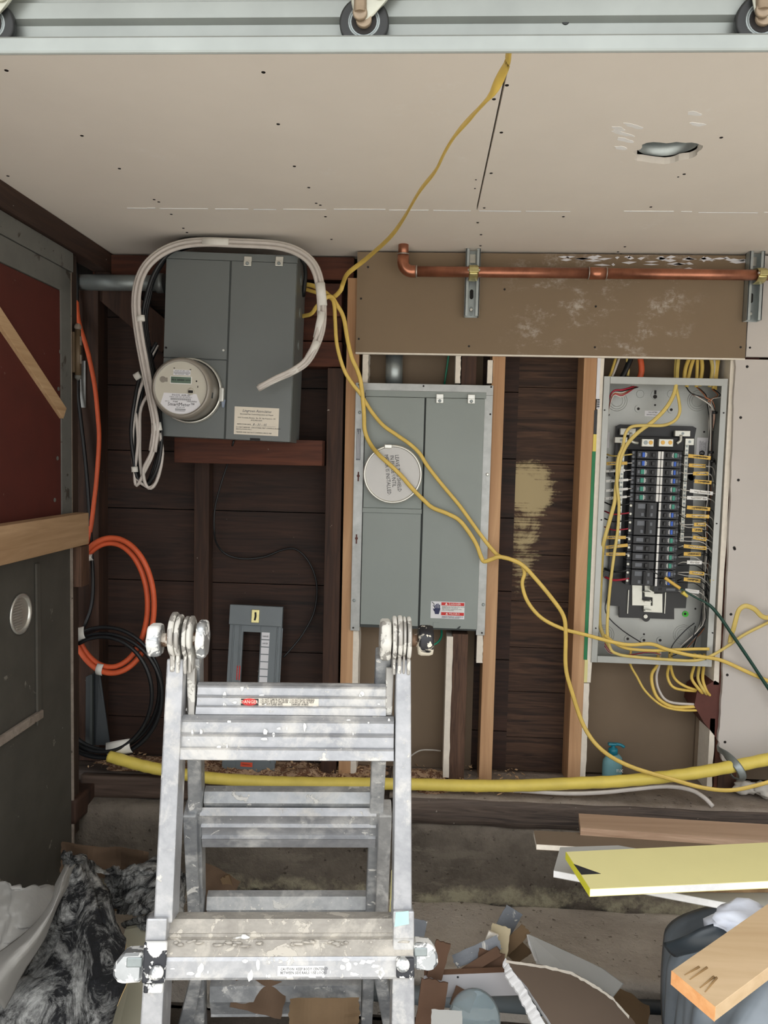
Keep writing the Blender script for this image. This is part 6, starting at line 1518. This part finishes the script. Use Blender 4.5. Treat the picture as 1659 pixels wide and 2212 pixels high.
# white strip
YS=-.60
c=[at(916,2107,YS),at(1135,2098,YS),at(1155,2150,YS-.01),at(912,2156,YS-.01)]
T=thing('white_trim_board',Frame(Matrix.Translation(c[3].xy.to_3d())),'white painted trim board lying across the rubble right of the ladder','board')
MB().extr([g-T.location for g in c],(0,.010,0),.0008).build('face_board',M['gypsum_white'] if False else plain('white_trim_paint',(186,184,186),.6,0,.04,5),T)
m=MB().extr([c[0]-T.location+V((0,0,.0005)),c[1]-T.location+V((0,0,.0005)),c[1]-T.location+V((0,.012,.004)),c[0]-T.location+V((0,.012,.004))],(0,.0,-.002)); m.build('back_edge',M['brown_card'],T)
for px,py in ((989,2111),(979,2122)): MB().lathe([(.003,0),(.002,.001)],at(px,py,YS-.001)-T.location,AX,8).build('nail_hole',M['ink'],T)
def crumple(c,sx,sy,ang,tilt,mat,name,label,seed,amp=.02,th=.0015,fold=0,cat='scrap'):
    Mx=Matrix.Translation(c)@Matrix.Rotation(ang,4,'Y')@Matrix.Rotation(tilt,4,'X')
    def f(u,v_):
        x=(u-.5)*sx; z=(v_-.5)*sy
        n_=noise.noise(V((x*14+seed,z*14,seed)))
        ex=1+.07*noise.noise(V((v_*5,seed,1))); ez=1+.07*noise.noise(V((u*5,seed,7)))
        return Mx@V((x*ex,amp*n_+fold*abs(u-.5)*sx,z*ez))
    return tag(MB().grid(f,18,18,th=th,smooth=False).build(name,mat),label,cat)
def cr(px,py,Y,wpx,hpx,ang,tilt,mat,name,label,seed,**k):
    s=(Y+2.25)/FPX; return crumple(at(px,py,Y),wpx*s,hpx*s,math.radians(ang),math.radians(tilt),M[mat] if isinstance(mat,str) else mat,name,label,seed,**k)
cr(1097,1992,-.47,42,62,30,-12,'spackle_card','spattered_card','blue grey spattered card standing highest in the rubble pile',3,amp=.008)
cr(1078,2030,-.53,40,60,10,-8,'beige_card','crumpled_card','crumpled cream card just below the blue grey spattered card',5,amp=.03)
cr(1108,2035,-.52,28,86,42,-5,'cardboard','cardboard_scrap','narrow brown cardboard strip beside the crumpled cream card',7,amp=.008)
cr(1112,2050,-.50,62,50,45,10,'cardboard','cardboard_scrap','olive brown cardboard flap behind the white torn drywall tip',9,amp=.006)
cr(1030,2056,-.56,112,28,-28,-25,'spackle_card','spattered_card','spattered grey card lying low left of the crumpled cream card',11,amp=.012)
cr(1062,2028,-.54,24,26,20,-5,'gypsum','plaster_chip','white plaster chip resting on the spattered grey card',13,amp=.006,th=.006)
cr(1030,2084,-.58,120,20,-36,-25,'brown_card','brown_scrap','thin brown lath crossing the rubble above the white trim board',15,amp=.002,th=.006)
cr(1060,2078,-.57,58,46,8,-15,'brown_card','brown_scrap','dark brown card behind the white trim board',17,amp=.01)
cr(948,2075,-.60,34,80,14,-10,'brown_card','brown_scrap','upright brown offcut standing right beside the ladder lock handle',19,amp=.004,th=.005)
cr(930,2185,-.66,60,130,8,-14,'brown_card','brown_scrap','brown offcut below the white trim board beside the ladder',21,amp=.006,th=.005)
cr(1000,2160,-.62,50,40,25,-20,'brown_card','brown_scrap','small pointed brown card below the white trim board',23,amp=.006)
cr(905,2008,-.52,30,44,10,-10,'spackle_card','spattered_card','small grey card at the right rail of the ladder',25,amp=.008)
cr(1335,2195,-.60,150,120,30,-55,'cardboard','cardboard_scrap','brown cardboard sheet under the large broken drywall piece',27,amp=.01)
cr(1250,2070,-.30,18,10,0,-60,'spackle_card','concrete_chip','small stone lying on the concrete footing',29,amp=.01,th=.006)
cr(965,2210,-.74,70,50,0,-30,'grey_board','paper_scrap','grey paper scrap at the bottom edge beside the ladder',31,amp=.02)
# clear plastic lid
lc=at(1025,2200,-.68)
T=thing('clear_dish',Frame(Matrix.Translation(lc)),'clear round plastic dish lying under the white trim board','dish')
ax_=V((.1,-.75,.62))
MB().lathe([(.052,0),(.054,.004),(.050,.008),(.044,.010),(.0,.011)],O,ax_,36).build('dome',M['clear'],T)
MB().lathe([(.052,0),(.056,.001),(.056,.004),(.052,.005)],O,ax_,36).build('rim',M['clear'],T)
# grey pipe on the floor
tag(MB().tube([at(575,2122,-.40),at(1230,2178,-.50)],.021,18,1).build('loose_pipe',M['cover_grey']),'loose dark grey pipe lying on the floor behind the ladder feet','pipe')
tag(MB().tube([at(1170,2163,-.46),at(1500,2180,-.46)],.016,18,1).build('loose_pipe',M['bin_black']),'dark pipe lying in front of the footing at the lower right','pipe')
# rubble between ladder rails (seen through): stick, papers
cr(505,1945,-.35,22,110,-28,-12,'cardboard','wooden_stick','tan stick leaning behind the left rear rail of the ladder',33,amp=.003,th=.008,cat='stick')
cr(560,2150,-.60,120,70,10,-35,'brown_paper','paper_scrap','brown paper lying behind the lowest visible ladder rung',35,amp=.03)
cr(480,2140,-.55,60,60,0,-25,'foam','foam_lump','pale fluffy lump behind the left rear foot of the ladder',37,amp=.05)
cr(700,2190,-.66,160,60,-5,-45,'cardboard','cardboard_scrap','cardboard lying under the rear ladder feet',39,amp=.02)
cr(845,2040,-.45,14,330,1,-4,'yellow_board','yellow_packaging','yellow printed packaging behind the right rear rail of the ladder',41,amp=.006)
# left: brown paper, cottoned fabric, film, cream board
cr(225,1862,-.32,210,70,2,-14,'brown_paper','brown_paper','crumpled brown paper lying against the concrete wall at the left',43,amp=.03)
cr(462,1925,-.34,90,90,25,-20,'brown_paper','brown_paper','brown paper sack behind the left rail of the ladder',45,amp=.04)
def sheetcurve(Lp,Rp,mat,name,label,Yl,Yr,seed,amp=.02,th=.004,nu=30,nv=50,edge=None):
    Lc=catmull([V((x,y,0)) for x,y in Lp],8); Rc=catmull([V((x,y,0)) for x,y in Rp],8)
    def samp(C_,t): 
        i=t*(len(C_)-1); k=min(int(i),len(C_)-2); return C_[k]+(C_[k+1]-C_[k])*(i-k)
    def f(u,v_):
        a=samp(Lc,v_); b=samp(Rc,v_); p=a+(b-a)*u; Y=Yl(v_)+(Yr(v_)-Yl(v_))*u-.05*math.sin(math.pi*u)
        return at(p.x,p.y,Y)+V((0,amp*noise.noise(V((u*4+seed,v_*5,1)))+amp*.4*noise.noise(V((u*13+seed,v_*16,1))),0))
    T=thing(name,Frame(Matrix.Translation(f(.5,1))),label,'fabric' if 'film' not in name else 'plastic sheet')
    MB().grid(lambda u,v_:f(u,v_)-T.location,nu,nv,th=th).build('sheet',mat,T)
    if edge: MB().tube([f(1,i/30)-T.location+V((.001,-.002,0)) for i in range(0,25)],.0028,6,1).build('tan_edge',edge,T)
    return T
tan=plain('tan_edge',(196,170,124),.8)
sheetcurve([(150,1870),(122,1950),(88,2040),(50,2105),(-20,2150),(-60,2250),(-80,2330)],[(188,1868),(232,1935),(262,2010),(273,2062),(272,2118),(246,2190),(225,2330)],M['cottoned'],'cottoned_fabric','black sheet covered in white fluff with a tan edge leaning in the lower left corner',lambda v_:-.62-.30*v_,lambda v_:-.55-.30*v_,2,amp=.035,edge=tan)
sheetcurve([(225,1880),(232,1925),(240,1950),(255,1975)],[(345,1858),(395,1880),(400,1930),(398,1965)],M['cottoned'],'cottoned_fabric','black and white fluffy fabric heap behind the left ladder rail',lambda v_:-.36-.08*v_,lambda v_:-.36-.10*v_,8,amp=.05)
sheetcurve([(262,1995),(272,2004),(285,2012)],[(345,1965),(400,1985),(400,2012)],M['cottoned'],'cottoned_fabric','lower flap of black fluffy fabric beside the left ladder rail',lambda v_:-.46,lambda v_:-.48,15,amp=.02)
sheetcurve([(135,1838),(140,1870)],[(175,1850),(235,1890)],M['cottoned'],'cottoned_fabric','small corner of black fluffy fabric under the brown paper at the left',lambda v_:-.38,lambda v_:-.40,19,amp=.015)
cb=[at(270,2008,-.52),at(330,1998,-.50),at(352,2004,-.50),at(345,2350,-.80),at(200,2350,-.80)]
slab3(cb,(0,.012,0),plain('cream_board',(160,156,136),.7,0,.06,4),'cream_board','smooth cream board leaning behind the lower left ladder lock handle','board')
cr(245,1945,-.40,90,40,5,-30,'cardboard','cardboard_scrap','tan cardboard between the two fluffy fabric heaps',47,amp=.015)
sheetcurve([(-60,1905),(-70,1980),(-80,2050),(-90,2120),(-100,2180)],[(118,1916),(108,1960),(90,2030),(50,2090),(10,2140)],M['film'],'plastic_film_sheet','crumpled translucent plastic sheet in the lower left corner',lambda v_:-.74-.22*v_,lambda v_:-.70-.24*v_,22,amp=.035,th=.0008)
sheetcurve([(140,1868),(122,1905),(112,1945),(70,2000),(0,2055),(-60,2100)],[(160,1872),(148,1905),(130,1945),(95,2030),(45,2110),(10,2180)],M['film'],'plastic_film_strip','twisted strip of white plastic film over the fluffy sheet at the left',lambda v_:-.69-.26*v_,lambda v_:-.68-.28*v_,26,amp=.015,th=.0008)

tag(MB().blob(at(1612,1700,-.03),.035,.025,.018,.35,sub=3,seed=31).blob(at(1650,1706,-.05),.030,.025,.020,.35,sub=3,seed=33).build('foam_lump',M['foam']),'pale lump of expanding foam on the sill under the yellow pipe at the right edge','foam')
